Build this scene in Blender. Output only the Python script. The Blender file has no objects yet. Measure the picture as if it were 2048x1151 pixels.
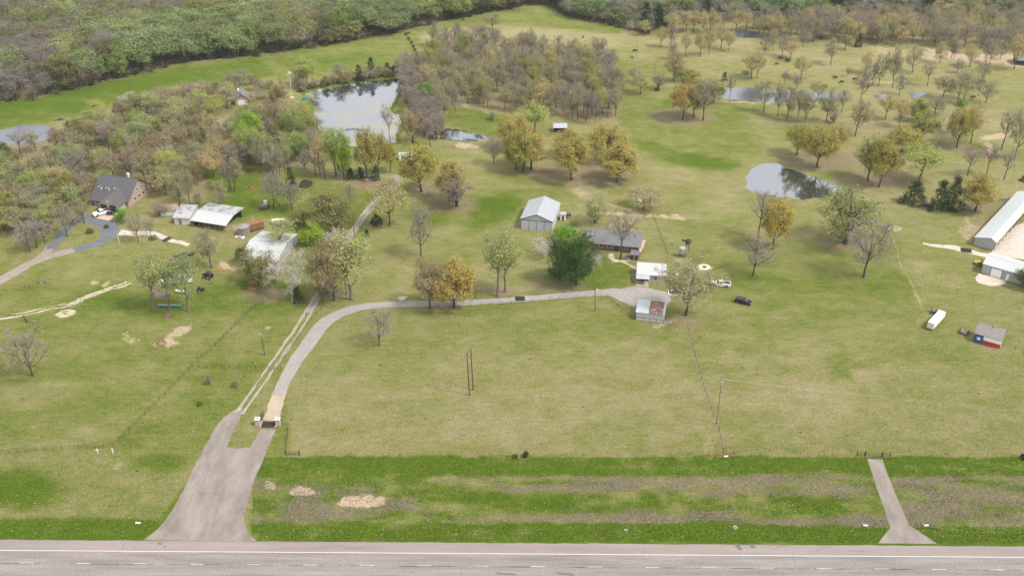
import bpy, math, random
import numpy as np
from math import sin, cos, radians as R, pi, hypot, atan2
# ------------------------------------------------------------ camera, sky, sun, exposure
sc = bpy.context.scene
F = 2000.; TH = R(31.0); H = 161.; S = sin(TH); K = cos(TH); CX, CY = 1024., 575.5
cam_d = bpy.data.cameras.new('camera'); cam = bpy.data.objects.new('camera', cam_d)
sc.collection.objects.link(cam); sc.camera = cam
cam.location = (0, 0, H); cam.rotation_euler = (R(90) - TH, 0, 0)
cam_d.sensor_width = 36; cam_d.lens = 36 * F / 2048; cam_d.clip_start = 1; cam_d.clip_end = 12000
SUN_EL, SUN_AZ = 54, 112          # azimuth clockwise from +Y: from the right, a little towards the camera
W = bpy.data.worlds.new('World'); sc.world = W; W.use_nodes = True
wt = W.node_tree; wt.nodes.clear()
sky = wt.nodes.new('ShaderNodeTexSky'); sky.sky_type = 'NISHITA'; sky.sun_disc = False
sky.sun_elevation = R(SUN_EL); sky.sun_rotation = R(SUN_AZ)
tc = wt.nodes.new('ShaderNodeTexCoord'); no = wt.nodes.new('ShaderNodeTexNoise')
no.inputs['Scale'].default_value = 2.2; no.inputs['Detail'].default_value = 6; no.inputs['Roughness'].default_value = .55
mp = wt.nodes.new('ShaderNodeMapping'); mp.inputs['Scale'].default_value = (1, 1, 2.5)
wt.links.new(tc.outputs['Generated'], mp.inputs['Vector']); wt.links.new(mp.outputs['Vector'], no.inputs['Vector'])
rp = wt.nodes.new('ShaderNodeValToRGB'); rp.color_ramp.elements[0].position = .3; rp.color_ramp.elements[1].position = .62
rp.color_ramp.elements[0].color = (.60, .60, .60, 1); rp.color_ramp.elements[1].color = (.95, .95, .95, 1)
wt.links.new(no.outputs['Fac'], rp.inputs['Fac'])
b1 = wt.nodes.new('ShaderNodeBackground'); b1.inputs['Strength'].default_value = .10
b2 = wt.nodes.new('ShaderNodeBackground'); b2.inputs['Color'].default_value = (.97, .98, 1.0, 1); b2.inputs['Strength'].default_value = 1.02
wt.links.new(sky.outputs['Color'], b1.inputs['Color'])
mx = wt.nodes.new('ShaderNodeMixShader'); wo = wt.nodes.new('ShaderNodeOutputWorld')
wt.links.new(rp.outputs['Color'], mx.inputs['Fac']); wt.links.new(b1.outputs['Background'], mx.inputs[1])
wt.links.new(b2.outputs['Background'], mx.inputs[2]); wt.links.new(mx.outputs['Shader'], wo.inputs['Surface'])
sl = bpy.data.lights.new('sun', 'SUN'); sl.energy = 3.1; sl.angle = R(9.0); sl.color = (1.0, .955, .88)
sun = bpy.data.objects.new('sun', sl); sc.collection.objects.link(sun)
sun.rotation_euler = (R(90 - SUN_EL), 0, R(180 - SUN_AZ))
sc.view_settings.view_transform = 'Standard'; sc.view_settings.look = 'None'
sc.view_settings.gamma = 1; sc.view_settings.use_curve_mapping = False; sc.view_settings.exposure = 0.53
sc.render.engine = 'CYCLES'; sc.cycles.max_bounces = 5; sc.cycles.transparent_max_bounces = 6
sc.cycles.diffuse_bounces = 3; sc.cycles.glossy_bounces = 2; sc.cycles.transmission_bounces = 2

# ------------------------------------------------------------ helpers
rnd = random.Random(7); rng = np.random.default_rng(7)
def G(px, py, z=0.):
    a = (px - CX) / F; v = (py - CY) / F; t = (H - z) / (S + v * K); return (a * t, (K - v * S) * t)
def mpp(py): return H / (S + (py - CY) / F * K) / F
def dlt(py): return TH + math.atan((py - CY) / F)
def hgt(pb, pt): 
    y = G(CX, pb)[1]; v = (pt - CY) / F; return H - y * (v * K + S) / (K - v * S)
def pix(x, y, z=0.):
    d = y * K + (H - z) * S; return (CX + F * x / d, CY + F * ((H - z) * K - y * S) / d)
def link(o, parent=None):
    sc.collection.objects.link(o)
    if parent: o.parent = parent
    return o
def tag(o, label=None, cat=None, group=None, kind=None):
    if label: o['label'] = label
    if cat: o['category'] = cat
    if group: o['group'] = group
    if kind: o['kind'] = kind
    return o
def thing(name, label, cat, x, y, rz=0, group=None, z=0):
    o = bpy.data.objects.new(name, None); o.empty_display_size = .5; link(o)
    o.location = (x, y, z); o.rotation_euler = (0, 0, rz); return tag(o, label, cat, group)
class MB:
    def __init__(s): s.v = []; s.f = []; s.m = []
    def add(s, vs, fs, mi=0):
        b = len(s.v); s.v += [tuple(q) for q in vs]; s.f += [tuple(b + i for i in q) for q in fs]; s.m += [mi] * len(fs); return s
    def box(s, x0, x1, y0, y1, z0, z1, mi=0):
        return s.add([(x0,y0,z0),(x1,y0,z0),(x1,y1,z0),(x0,y1,z0),(x0,y0,z1),(x1,y0,z1),(x1,y1,z1),(x0,y1,z1)],
                     [(0,3,2,1),(4,5,6,7),(0,1,5,4),(1,2,6,5),(2,3,7,6),(3,0,4,7)], mi)
    def obox(s, c, hx, hy, hz, rz=0, mi=0, rx=0):
        vs = []
        for z in (-hz, hz):
            for x, y in ((-hx,-hy),(hx,-hy),(hx,hy),(-hx,hy)):
                yy = y*cos(rx)-z*sin(rx); zz = y*sin(rx)+z*cos(rx)
                vs.append((c[0]+x*cos(rz)-yy*sin(rz), c[1]+x*sin(rz)+yy*cos(rz), c[2]+zz))
        return s.add(vs, [(0,3,2,1),(4,5,6,7),(0,1,5,4),(1,2,6,5),(2,3,7,6),(3,0,4,7)], mi)
    def tube(s, P, rs, n=6, mi=0, cap=True):
        P = [np.array(p, float) for p in P]; ring = []
        for i, p in enumerate(P):
            t = P[min(i+1, len(P)-1)] - P[max(i-1, 0)]; L = np.linalg.norm(t); t = t / (L if L > 1e-9 else 1)
            u = np.cross(t, (0, 0, 1.) if abs(t[2]) < .95 else (0, 1., 0)); u /= np.linalg.norm(u); w = np.cross(t, u)
            r = rs[i] if hasattr(rs, '__len__') else rs
            ring.append([p + r*(u*cos(2*pi*k/n) + w*sin(2*pi*k/n)) for k in range(n)])
        vs = [q for r_ in ring for q in r_]; fs = []
        for i in range(len(P)-1):
            for k in range(n):
                a = i*n+k; b = i*n+(k+1) % n; fs.append((a, b, b+n, a+n))
        if cap: fs.append(tuple(range(n-1, -1, -1))); fs.append(tuple((len(P)-1)*n+k for k in range(n)))
        return s.add(vs, fs, mi)
    def prism(s, prof, y0, y1, mi=0, top=None):       # profile in x,z extruded along y
        n = len(prof); q = top or prof
        vs = [(x, y0, z) for x, z in prof] + [(x, y1, z) for x, z in q]
        return s.add(vs, [tuple(range(n)), tuple(range(2*n-1, n-1, -1))] + [(i, n+i, n+(i+1) % n, (i+1) % n) for i in range(n)], mi)
    def build(s, name, mats, parent=None, smooth=False, **k):
        me = bpy.data.meshes.new(name); me.from_pydata(s.v, [], s.f)
        for m in (mats if isinstance(mats, (list, tuple)) else [mats]): me.materials.append(m)
        me.polygons.foreach_set('material_index', s.m)
        if smooth: me.shade_smooth()
        me.update(); o = bpy.data.objects.new(name, me); link(o, parent); return tag(o, **k)

# ------------------------------------------------------------ materials
def mat(name, col, rough=.8, var=.15, scale=2., metal=0., bump=0., stripe=None, col2=None, c2fac=.5, c2scale=.5, c2sharp=.08, spec=.3, emit=None):
    m = bpy.data.materials.new(name); m.use_nodes = True; t = m.node_tree; L = t.links
    p = t.nodes['Principled BSDF']; p.inputs['Roughness'].default_value = rough; p.inputs['Metallic'].default_value = metal
    p.inputs['Specular IOR Level'].default_value = spec
    tc = t.nodes.new('ShaderNodeTexCoord'); n = t.nodes.new('ShaderNodeTexNoise'); n.inputs['Scale'].default_value = scale
    n.inputs['Detail'].default_value = 5; L.new(tc.outputs['Object'], n.inputs['Vector'])
    mr = t.nodes.new('ShaderNodeMapRange'); mr.inputs[1].default_value = .3; mr.inputs[2].default_value = .7
    mr.inputs[3].default_value = 1 - var; mr.inputs[4].default_value = 1 + var; L.new(n.outputs['Fac'], mr.inputs[0])
    mul = t.nodes.new('ShaderNodeVectorMath'); mul.operation = 'SCALE'; mul.inputs[0].default_value = col[:3]
    src = None
    if col2:
        n2 = t.nodes.new('ShaderNodeTexNoise'); n2.inputs['Scale'].default_value = c2scale; n2.inputs['Detail'].default_value = 6
        n2.inputs['Roughness'].default_value = .65; L.new(tc.outputs['Object'], n2.inputs['Vector'])
        m2 = t.nodes.new('ShaderNodeMapRange'); m2.interpolation_type = 'SMOOTHSTEP'; m2.inputs[1].default_value = c2fac - c2sharp; m2.inputs[2].default_value = c2fac + c2sharp
        L.new(n2.outputs['Fac'], m2.inputs[0]); mc = t.nodes.new('ShaderNodeMix'); mc.data_type = 'RGBA'
        mc.inputs[6].default_value = (*col[:3], 1); mc.inputs[7].default_value = (*col2[:3], 1); L.new(m2.outputs[0], mc.inputs[0])
        L.new(mc.outputs[2], mul.inputs[0])
    L.new(mr.outputs[0], mul.inputs['Scale']); out = mul.outputs[0]
    if stripe:                                    # (axis, spacing, darkness): seams of sheet metal, siding or shingle courses
        ax, sp, dk = stripe
        sx = t.nodes.new('ShaderNodeSeparateXYZ'); L.new(tc.outputs['Object'], sx.inputs[0])
        md = t.nodes.new('ShaderNodeMath'); md.operation = 'MULTIPLY'; md.inputs[1].default_value = 1/sp; L.new(sx.outputs['XYZ'.index(ax)], md.inputs[0])
        fr = t.nodes.new('ShaderNodeMath'); fr.operation = 'FRACT'; L.new(md.outputs[0], fr.inputs[0])
        gt = t.nodes.new('ShaderNodeMapRange'); gt.inputs[1].default_value = .12; gt.inputs[2].default_value = .2; gt.inputs[3].default_value = 1 - dk; gt.inputs[4].default_value = 1
        L.new(fr.outputs[0], gt.inputs[0]); m3 = t.nodes.new('ShaderNodeVectorMath'); m3.operation = 'SCALE'
        L.new(out, m3.inputs[0]); L.new(gt.outputs[0], m3.inputs['Scale']); out = m3.outputs[0]
        bp = t.nodes.new('ShaderNodeBump'); bp.inputs['Strength'].default_value = .5; bp.inputs['Distance'].default_value = .05
        L.new(gt.outputs[0], bp.inputs['Height']); L.new(bp.outputs[0], p.inputs['Normal'])
    L.new(out, p.inputs['Base Color'])
    if bump and not stripe:
        bp = t.nodes.new('ShaderNodeBump'); bp.inputs['Strength'].default_value = bump; bp.inputs['Distance'].default_value = .1
        L.new(n.outputs['Fac'], bp.inputs['Height']); L.new(bp.outputs[0], p.inputs['Normal'])
    return m
M = {}
M['white_roof'] = mat('white_roof', (.43,.44,.44), .45, .05, 3, stripe=('X', .9, .14))
M['white_roof_y'] = mat('white_roof_y', (.40,.42,.43), .45, .05, .8, stripe=('Y', 1.0, .16))
M['bright_roof'] = mat('bright_roof', (.43,.44,.44), .5, .04, 3, stripe=('Y', .9, .10))
M['worn_roof'] = mat('worn_roof', (.36,.365,.365), .6, .08, 3, col2=(.22,.21,.20), c2fac=.53, c2scale=.5, c2sharp=.03, stripe=('X', .8, .08))
M['galv'] = mat('galvanised_metal', (.42,.44,.46), .42, .10, 1.2, .35, stripe=('X', .9, .12))
M['galv_y'] = mat('galvanised_metal_roof', (.36,.38,.40), .42, .10, 1.2, .2, stripe=('Y', .9, .10))
M['rust_roof'] = mat('rusted_metal_roof', (.19,.10,.075), .8, .3, 1.6, col2=(.36,.36,.36), c2fac=.60, c2scale=1.1, c2sharp=.03, stripe=('X', .8, .15))
M['blue_galv'] = mat('weathered_metal', (.40,.43,.46), .5, .10, 1.2, .2, stripe=('X', .8, .14))
M['metal_wall'] = mat('grey_metal_wall', (.46,.47,.48), .5, .06, 1, stripe=('X', .5, .07))
M['metal_wall_dk'] = mat('grey_green_metal_wall', (.34,.35,.34), .5, .06, 1, stripe=('X', .5, .08))
M['door_metal'] = mat('door_metal', (.46,.48,.51), .5, .05, 1.5, stripe=('X', .45, .06))
M['white'] = mat('white_paint', (.78,.78,.76), .4, .05)
M['offwhite'] = mat('offwhite_paint', (.60,.58,.54), .6, .12, 1.4)
M['trim_dk'] = mat('dark_trim', (.06,.06,.065), .6, .1)
M['shingle_dk'] = mat('charcoal_shingle', (.095,.093,.098), .9, .25, 5, stripe=('Z', .22, .25))
M['shingle_gr'] = mat('grey_shingle', (.165,.165,.168), .9, .22, 5, stripe=('Z', .2, .22))
M['shingle_br'] = mat('brown_grey_shingle', (.21,.185,.175), .9, .3, 4, stripe=('Z', .2, .25))
M['shingle_tan'] = mat('tan_rusty_roof', (.30,.20,.14), .9, .3, 2)
M['brick_pk'] = mat('pink_tan_brick', (.38,.285,.24), .9, .15, 9, stripe=('Z', .15, .12))
M['brick_rd'] = mat('red_brown_brick', (.20,.11,.08), .9, .2, 9, stripe=('Z', .15, .15))
M['stone'] = mat('pale_limestone', (.44,.40,.33), .9, .3, 3, bump=.5)
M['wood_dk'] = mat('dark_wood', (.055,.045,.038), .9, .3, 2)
M['wood'] = mat('weathered_wood', (.22,.17,.13), .9, .3, 2)
M['pole'] = mat('creosote_pole', (.12,.085,.06), .9, .25, 2)
M['glass'] = mat('window_glass', (.03,.04,.05), .1, .05, spec=.6)
M['black'] = mat('black_paint', (.012,.013,.016), .18, .05, spec=.6)
M['tyre'] = mat('tyre_rubber', (.02,.02,.02), .9, .1)
M['rim'] = mat('wheel_rim', (.45,.45,.46), .35, .05, metal=.6)
M['car_white'] = mat('white_car_paint', (.80,.80,.80), .2, .02, spec=.6)
M['maroon'] = mat('faded_maroon_paint', (.20,.05,.045), .5, .2, 3)
M['dark_bed'] = mat('dark_bed', (.03,.03,.035), .7, .2)
M['red_lamp'] = mat('tail_lamp', (.35,.01,.01), .3, .05)
M['clear_lamp'] = mat('head_lamp', (.7,.7,.66), .15, .05)
M['orange'] = mat('orange_paint', (.55,.20,.04), .5, .2, 3)
M['yellow'] = mat('yellow_paint', (.75,.55,.04), .5, .15)
M['rust'] = mat('rusty_steel', (.24,.10,.05), .85, .35, 2)
M['iron'] = mat('fence_iron', (.05,.035,.03), .8, .2)
M['wire'] = mat('wire', (.16,.15,.14), .6, .1, metal=.3)
M['alu_wire'] = mat('pale_wire', (.50,.52,.46), .5, .05)
M['red'] = mat('red_paint', (.42,.035,.035), .6, .1)
M['red_door'] = mat('red_door', (.36,.02,.03), .5, .1)
M['blue'] = mat('blue_paint', (.025,.07,.26), .6, .12)
M['teal'] = mat('teal_pipe', (.05,.28,.34), .6, .15)
M['cow'] = mat('black_hide', (.018,.014,.012), .8, .2)
M['cow_br'] = mat('brown_hide', (.10,.04,.02), .8, .2)
M['litter'] = mat('brush_wood', (.15,.12,.10), .95, .35, 3)
M['litter_rd'] = mat('red_brown_brush', (.17,.10,.075), .95, .35, 3)
M['concrete'] = mat('concrete', (.46,.38,.29), .9, .1, .8, bump=.1)
M['wood_deck'] = mat('deck_wood', (.30,.21,.17), .9, .2, 2, stripe=('X', .3, .3))
M['rock'] = mat('pale_rock', (.55,.50,.42), .9, .25, 2)
M['tank'] = mat('tank_metal', (.42,.46,.48), .4, .1, metal=.4)
M['stucco'] = mat('tan_stucco', (.46,.38,.30), .9, .1, 2)
M['silo'] = mat('silo_metal', (.24,.215,.20), .7, .2, 1.5, stripe=('Z', .5, .15))
M['stripe_w'] = mat('road_white', (.54,.51,.48), .8, .12, 6)
M['stripe_y'] = mat('road_yellow', (.62,.42,.16), .8, .12, 6)
M['tar'] = mat('tar_seal', (.045,.043,.043), .7, .3, 3)
M['skid'] = mat('patched_asphalt', (.13,.12,.12), .9, .2, 3)

def leafmat(name, col, trans=.3, hue=.12):
    m = bpy.data.materials.new(name); m.use_nodes = True; t = m.node_tree; L = t.links; t.nodes.clear()
    out = t.nodes.new('ShaderNodeOutputMaterial'); d = t.nodes.new('ShaderNodeBsdfDiffuse'); tr = t.nodes.new('ShaderNodeBsdfTranslucent')
    mixs = t.nodes.new('ShaderNodeMixShader'); mixs.inputs[0].default_value = trans
    at = t.nodes.new('ShaderNodeAttribute'); at.attribute_name = 'tint'
    mul = t.nodes.new('ShaderNodeMix'); mul.data_type = 'RGBA'; mul.blend_type = 'MULTIPLY'; mul.inputs[0].default_value = 1
    mul.inputs[6].default_value = (*col, 1); L.new(at.outputs['Color'], mul.inputs[7])
    oi = t.nodes.new('ShaderNodeObjectInfo'); hs = t.nodes.new('ShaderNodeHueSaturation')
    mr = t.nodes.new('ShaderNodeMapRange'); mr.inputs[3].default_value = 1 - hue; mr.inputs[4].default_value = 1 + hue
    L.new(oi.outputs['Random'], mr.inputs[0]); L.new(mr.outputs[0], hs.inputs['Value'])
    m5 = t.nodes.new('ShaderNodeMath'); m5.operation = 'MULTIPLY_ADD'; m5.inputs[1].default_value = -.045; m5.inputs[2].default_value = .522
    L.new(oi.outputs['Random'], m5.inputs[0]); L.new(m5.outputs[0], hs.inputs['Hue'])
    L.new(mul.outputs[2], hs.inputs['Color'])
    for b in (d, tr): L.new(hs.outputs['Color'], b.inputs['Color'])
    L.new(d.outputs[0], mixs.inputs[1]); L.new(tr.outputs[0], mixs.inputs[2]); L.new(mixs.outputs[0], out.inputs['Surface'])
    return m
def barkmat(name, col): return mat(name, col, .95, .3, 1.5)
BK = {'dark': barkmat('dark_bark', (.075,.06,.05)), 'grey': barkmat('grey_bark', (.16,.14,.125)), 'pale': barkmat('pale_bark', (.42,.38,.34))}
TW = {'brown': barkmat('brown_twigs', (.21,.175,.14)), 'grey': barkmat('grey_twigs', (.27,.235,.185)), 'pale': barkmat('pale_twigs', (.46,.42,.38)), 'plum': barkmat('plum_twigs', (.25,.205,.155)), 'dark': barkmat('dark_twigs', (.07,.06,.05))}

# ------------------------------------------------------------ ground cover painted over the sheet as cover amounts
def vn(x, y, s, seed=0):
    x = x / s + seed * 17.13; y = y / s + seed * 9.71; xi = np.floor(x).astype(np.int64); yi = np.floor(y).astype(np.int64)
    fx = x - xi; fy = y - yi; fx = fx*fx*(3-2*fx); fy = fy*fy*(3-2*fy)
    def h(a, b):
        n = (a * 374761393 + b * 668265263 + seed * 1442695041) & 0xffffffff
        n = ((n ^ (n >> 13)) * 1274126177) & 0xffffffff; return ((n ^ (n >> 16)) & 0xffff) / 65535.
    return (h(xi,yi)*(1-fx)+h(xi+1,yi)*fx)*(1-fy)+(h(xi,yi+1)*(1-fx)+h(xi+1,yi+1)*fx)*fy
def fbm(x, y, s, seed=0, n=4):
    return sum(vn(x, y, s/2**i, seed+i) * .5**i for i in range(n)) / sum(.5**i for i in range(n))
def sdist(px, py, pts, closed=True):
    P = np.array(pts, float); d = np.full(px.shape, 1e9); ins = np.zeros(px.shape, bool); n = len(P)
    for i in range(n if closed else n-1):
        a = P[i]; b = P[(i+1) % n]; e = b - a; l = max(e @ e, 1e-9)
        t = np.clip(((px-a[0])*e[0] + (py-a[1])*e[1]) / l, 0, 1); d = np.minimum(d, np.hypot(px-a[0]-t*e[0], py-a[1]-t*e[1]))
        if closed and abs(e[1]) > 1e-9:
            c = ((a[1] > py) != (b[1] > py)); xx = a[0] + (py-a[1]) * e[0] / e[1]; ins ^= c & (px < xx)
    return np.where(ins, -d, d) if closed else d
def sm(d, w): t = np.clip(.5 - d / w, 0, 1); return t*t*(3-2*t)
def ell(px, py, cx, cy, rx, ry, rot=0):
    c, s_ = cos(R(rot)), sin(R(rot)); u = ((px-cx)*c + (py-cy)*s_) / rx; v = (-(px-cx)*s_ + (py-cy)*c) / ry
    return np.clip(1.35 - np.sqrt(u*u + v*v) , 0, 1).clip(0, 1)
def c2(pts, ox, oy, k): return [(ox + x/k, oy + y/k) for x, y in pts]
PONDS = {
 'algae': c2([(290,560),(380,530),(500,520),(620,490),(750,480),(893,468),(885,500),(860,560),(830,610),(805,650),(835,690),(870,660),(868,700),(862,760),(850,800),(850,850),(760,862),(700,860),(600,878),(540,870),(420,815),(370,770),(345,700),(338,620),(300,580)], 512, 0, 3),
 'small': c2([(1095,835),(1108,790),(1150,768),(1230,778),(1300,795),(1370,810),(1387,830),(1345,846),(1240,848),(1160,838)], 512, 0, 3),
 'kidney': c2([(245,765),(233,740),(250,650),(270,590),(320,545),(400,510),(480,500),(560,500),(620,535),(700,570),(800,600),(900,640),(1000,660),(1100,700),(1185,740),(1140,770),(1050,808),(980,838),(780,852),(700,840),(560,825),(430,805),(330,795)], 1440, 220, 4.797),
 'narrow': c2([(195,825),(250,742),(380,738),(500,740),(700,755),(990,772),(1100,778),(1250,785),(1370,790),(1440,815),(1435,845),(1300,852),(1000,862),(700,882),(500,877),(300,862)], 1400, 20, 4.797),
 'reedy': [(1746,190),(1775,187),(1777,195),(1750,197)], 'reeds': [(1816,187),(1850,182),(1855,190),(1822,196)],
 'left': c2([(-300,420),(-100,400),(0,385),(100,355),(250,335),(380,328),(470,348),(512,390),(512,460),(430,482),(300,502),(150,522),(60,527),(0,515),(-300,520)], 0, 180, 4.797),
 'tiny': c2([(1340,180),(1400,178),(1480,195),(1490,220),(1430,262),(1345,262),(1318,220)], 320, 320, 4.797),
 'far': [(1466,64),(1490,61),(1520,63),(1516,73),(1490,75),(1468,73)]}
PONDW = {k: [G(*p) for p in v] for k, v in PONDS.items()}

WOOD_L = [(0,300),(60,296),(130,284),(200,268),(250,240),(330,212),(400,198),(470,188),(520,186),(530,205),(470,225),(560,205),(600,250),(640,290),(620,340),(560,330),(470,345),(420,400),(330,405),(210,372),(170,400),(150,432),(90,470),(0,478)]
WOOD_M = [(868,88),(960,84),(1010,92),(1060,95),(1130,112),(1180,115),(1222,140),(1240,200),(1236,240),(1180,250),(1100,225),(1030,222),(940,215),(905,222),(885,240),(872,215),(838,170),(838,140)]
WOOD_R = [(1330,50),(1450,52),(1560,40),(1680,38),(1800,30),(2060,30),(2060,98),(1960,100),(1880,97),(1790,90),(1720,92),(1600,84),(1520,78),(1460,70),(1400,70),(1330,66)]
F1 = [(-900,330),(-200,240),(0,207),(60,196),(150,178),(200,166),(300,142),(380,123),(510,112),(560,104),(640,93),(700,83),(780,67),(850,51),(920,37),(985,23),(1050,13),(1098,8),(1108,0),(1112,-60),(1300,-330),(-2600,-330)]
F2 = [(1103,4),(1112,20),(1135,33),(1180,44),(1225,52),(1262,60),(1300,64),(1330,60),(1330,50),(1450,44),(1560,36),(1680,34),(1800,28),(2100,26),(3000,60),(4200,-330),(1300,-330),(1112,-60)]

def cover(px, py, x, y):
    n1 = fbm(x, y, 40, 1); n2 = fbm(x, y, 12, 5); n3 = fbm(x, y, 3.5, 9, 3); nz = n1*.45 + n2*.35 + n3*.2
    wx = px + (n2-.5)*14; wy = py + (n3-.5)*6 + (n2-.5)*5          # broken borders
    Lm = np.full(px.shape, .40); D = np.zeros(px.shape); B = np.zeros(px.shape); A = np.zeros(px.shape)
    def to(arr, m, v): arr += (v - arr) * m
    P = lambda pts, w=20: sm(sdist(wx, wy, pts), w)
    def soft_(e, g_, n_): return (lambda q: q*q*(3-2*q))(np.clip((e + n_*np.clip(e*4, 0, 1)) * g_, 0, 1))
    E_ = lambda *a: soft_(ell(wx, wy, *a), 1.15, (n3-.5)*.25 + (n2-.5)*.25)
    n4 = fbm(x, y, 1.6, 77, 2)
    X_ = lambda *a: soft_(ell(wx, wy, *a), 1.6, (n3-.5)*.9 + (n4-.5)*.9)
    to(Lm, P([(-200,480),(560,480),(620,600),(560,700),(480,820),(280,1080),(-200,1080)], 60), .52)
    to(Lm, P([(0,640),(180,640),(330,700),(300,900),(0,905)], 60), .50)
    to(Lm, E_(300,600,240,34), .72); to(Lm, E_(80,790,90,26,-12), .30); to(Lm, E_(200,860,130,24,-18), .36); to(Lm, E_(330,790,60,14,-25), .34)
    to(Lm, P([(-300,300),(0,205),(300,142),(510,112),(640,93),(560,150),(480,160),(330,172),(250,195),(200,222),(60,250),(-300,330)], 14), .88)
    to(Lm, P([(510,112),(850,50),(1000,20),(1100,10),(1240,60),(1240,70),(980,66),(850,80),(835,110),(840,150),(560,160)], 12), .60)
    to(Lm, E_(700,120,130,16,-5), .70)
    to(Lm, P([(835,72),(900,58),(1000,52),(1080,54),(1230,70),(1340,75),(1500,80),(1500,95),(1230,92),(1150,105),(1000,95),(870,100)], 14), .05)
    to(Lm, P([(1020,30),(1110,14),(1200,48),(1240,62),(1020,48)], 10), .62)
    to(Lm, E_(1150,26,90,12,20), .75)
    to(Lm, P([(1240,80),(1500,90),(1760,100),(2100,130),(2100,420),(1700,330),(1500,190),(1300,150)], 40), .34)
    to(Lm, P([(1230,130),(1290,120),(1430,160),(1480,215),(1520,300),(1440,330),(1300,330),(1240,260)], 30), .56)
    to(Lm, E_(1400,322,80,17,8), 1.0); to(Lm, E_(1320,300,50,14,20), .85); to(Lm, E_(1340,210,50,16,-25), .78); to(Lm, E_(1060,200,50,18), .72)
    to(Lm, P([(880,215),(960,215),(1010,235),(990,275),(940,265),(880,245)], 14), .70)
    to(Lm, P([(560,360),(740,370),(760,400),(640,600),(560,620),(480,640),(470,560),(560,460)], 40), .66)
    to(Lm, P([(400,330),(520,340),(600,400),(580,430),(480,440),(420,400)], 30), .82)
    to(Lm, E_(980,425,60,30,-20), .92); to(Lm, E_(870,430,60,26), .60); to(Lm, E_(1090,375,80,18), .42)
    to(Lm, P([(1100,540),(1180,515),(1260,520),(1262,565),(1180,585),(1060,592)], 20), .80)
    to(Lm, P([(1290,440),(1500,440),(1500,560),(1340,560)], 40), .55)
    to(Lm, P([(1480,500),(1800,480),(1820,600),(1500,620)], 60), .62)
    to(Lm, E_(1690,738,48,26,12), .80); to(Lm, E_(1730,752,30,14,12), .25); to(Lm, E_(1500,560,70,16), .72); to(Lm, E_(1750,560,80,20), .70)
    to(Lm, P([(570,760),(1430,700),(1440,905),(575,905)], 120), .34)
    to(Lm, P([(690,625),(1260,610),(1360,700),(1000,760),(620,720)], 80), .42)
    Lm += (nz - .5) * .72 + (fbm(x*.45, y*1.3, 7, 61, 3) - .5) * .30
    # mown verge between the pasture fence and the highway
    V = P([(500,912),(2300,914),(2300,1100),(505,1100)], 5)
    st = fbm(x, y*3.5, 22, 31); st2 = fbm(x*.5, y*3, 9, 37)
    mul = np.clip((.5*st + .5*st2 - .39) * 5, 0, 1)
    band = np.clip(sm(py - 948 - (st-.5)*30, 12) + sm(1048 - py + (st2-.5)*20, 12), 0, 1)
    to(Lm, V, np.clip(.95 - .35*mul*(1-band) + (n3-.5)*.3 + (band-.5)*.10, 0, 1.0)); A = np.maximum(A, V * np.clip(mul * (1-band), 0, 1) * 1.05)
    for a in ((660,1000,170,46),(1180,968,130,14),(1440,958,110,12),(1900,995,170,30),(1660,985,90,16),(1560,962,90,10),(1260,1015,60,10),(1500,1020,80,8)): to(A, E_(*a)*V*(1-band)*np.clip((n3-.2)*2.2,0,1), .95)
    for a in ((930,1000,90,40),(1230,1000,160,18),(1370,1005,100,18),(1760,1010,40,22),(1600,1020,120,16),(1080,1000,70,20)): to(A, E_(*a)*V, 0); 
    vg = fbm(x, y*1.6, 5, 51, 4); Lm += V*(vg-.5)*.9; A += V*np.where(A > .02, (vg-.5)*.9, 0); A = np.clip(A, 0, 1.1)
    V2 = P([(-300,906),(225,900),(450,905),(300,1090),(-300,1090)], 8)
    to(Lm, V2, .46 + (n3-.5)*.3); to(Lm, V2*E_(40,975,90,40), .98); to(Lm, V2*P([(-300,1036),(320,1036),(400,930),(470,900),(400,1000),(300,1090),(-300,1090)], 14), .95)
    to(Lm, V2*E_(325,925,60,20), .8); to(A, V2*E_(230,960,90,30)*np.clip((n3-.3)*2,0,1), .4)
    to(Lm, P([(560,700),(575,860),(575,905),(520,910),(500,960),(540,880)], 14), .6)
    # leaf litter under the trees
    for w_, v_ in ((WOOD_L, .62), (WOOD_M, .85), (WOOD_R, .7)): to(B, P(w_, 30), v_ * np.clip(.4 + n2*1.1, 0, 1))
    for a in ((1170,345,120,34),(905,410,60,20),(850,380,40,16),(1350,232,60,20),(1390,236,50,12),(1640,320,110,26),(1760,360,90,22),(1840,260,110,18),(1800,230,120,12),(1600,240,90,14),
              (1690,480,60,26),(530,590,50,18),(1110,575,70,16),(660,590,60,14),(1950,415,60,12),(1000,582,50,10),(880,612,50,8),(1370,640,40,10),(1900,300,60,14),(1700,250,80,12),(740,370,50,12),(60,300,90,60),(1910,220,90,14)):
        to(B, E_(*a), .82)
    to(B, np.clip(np.maximum(E_(1750,200,300,60), E_(1300,180,60,30))-.2, 0, 1), .25)
    for w_ in (F1, F2): to(B, P(w_, 10), .95)
    to(B, P([(300,1078),(520,1078),(500,1060)], 3), 0)
    to(Lm, P([(400,330),(470,330),(530,350),(530,400),(430,400)], 20)*.9, .8); to(B, P([(400,330),(470,330),(540,350),(540,400),(430,400)], 20), .1)
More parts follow.
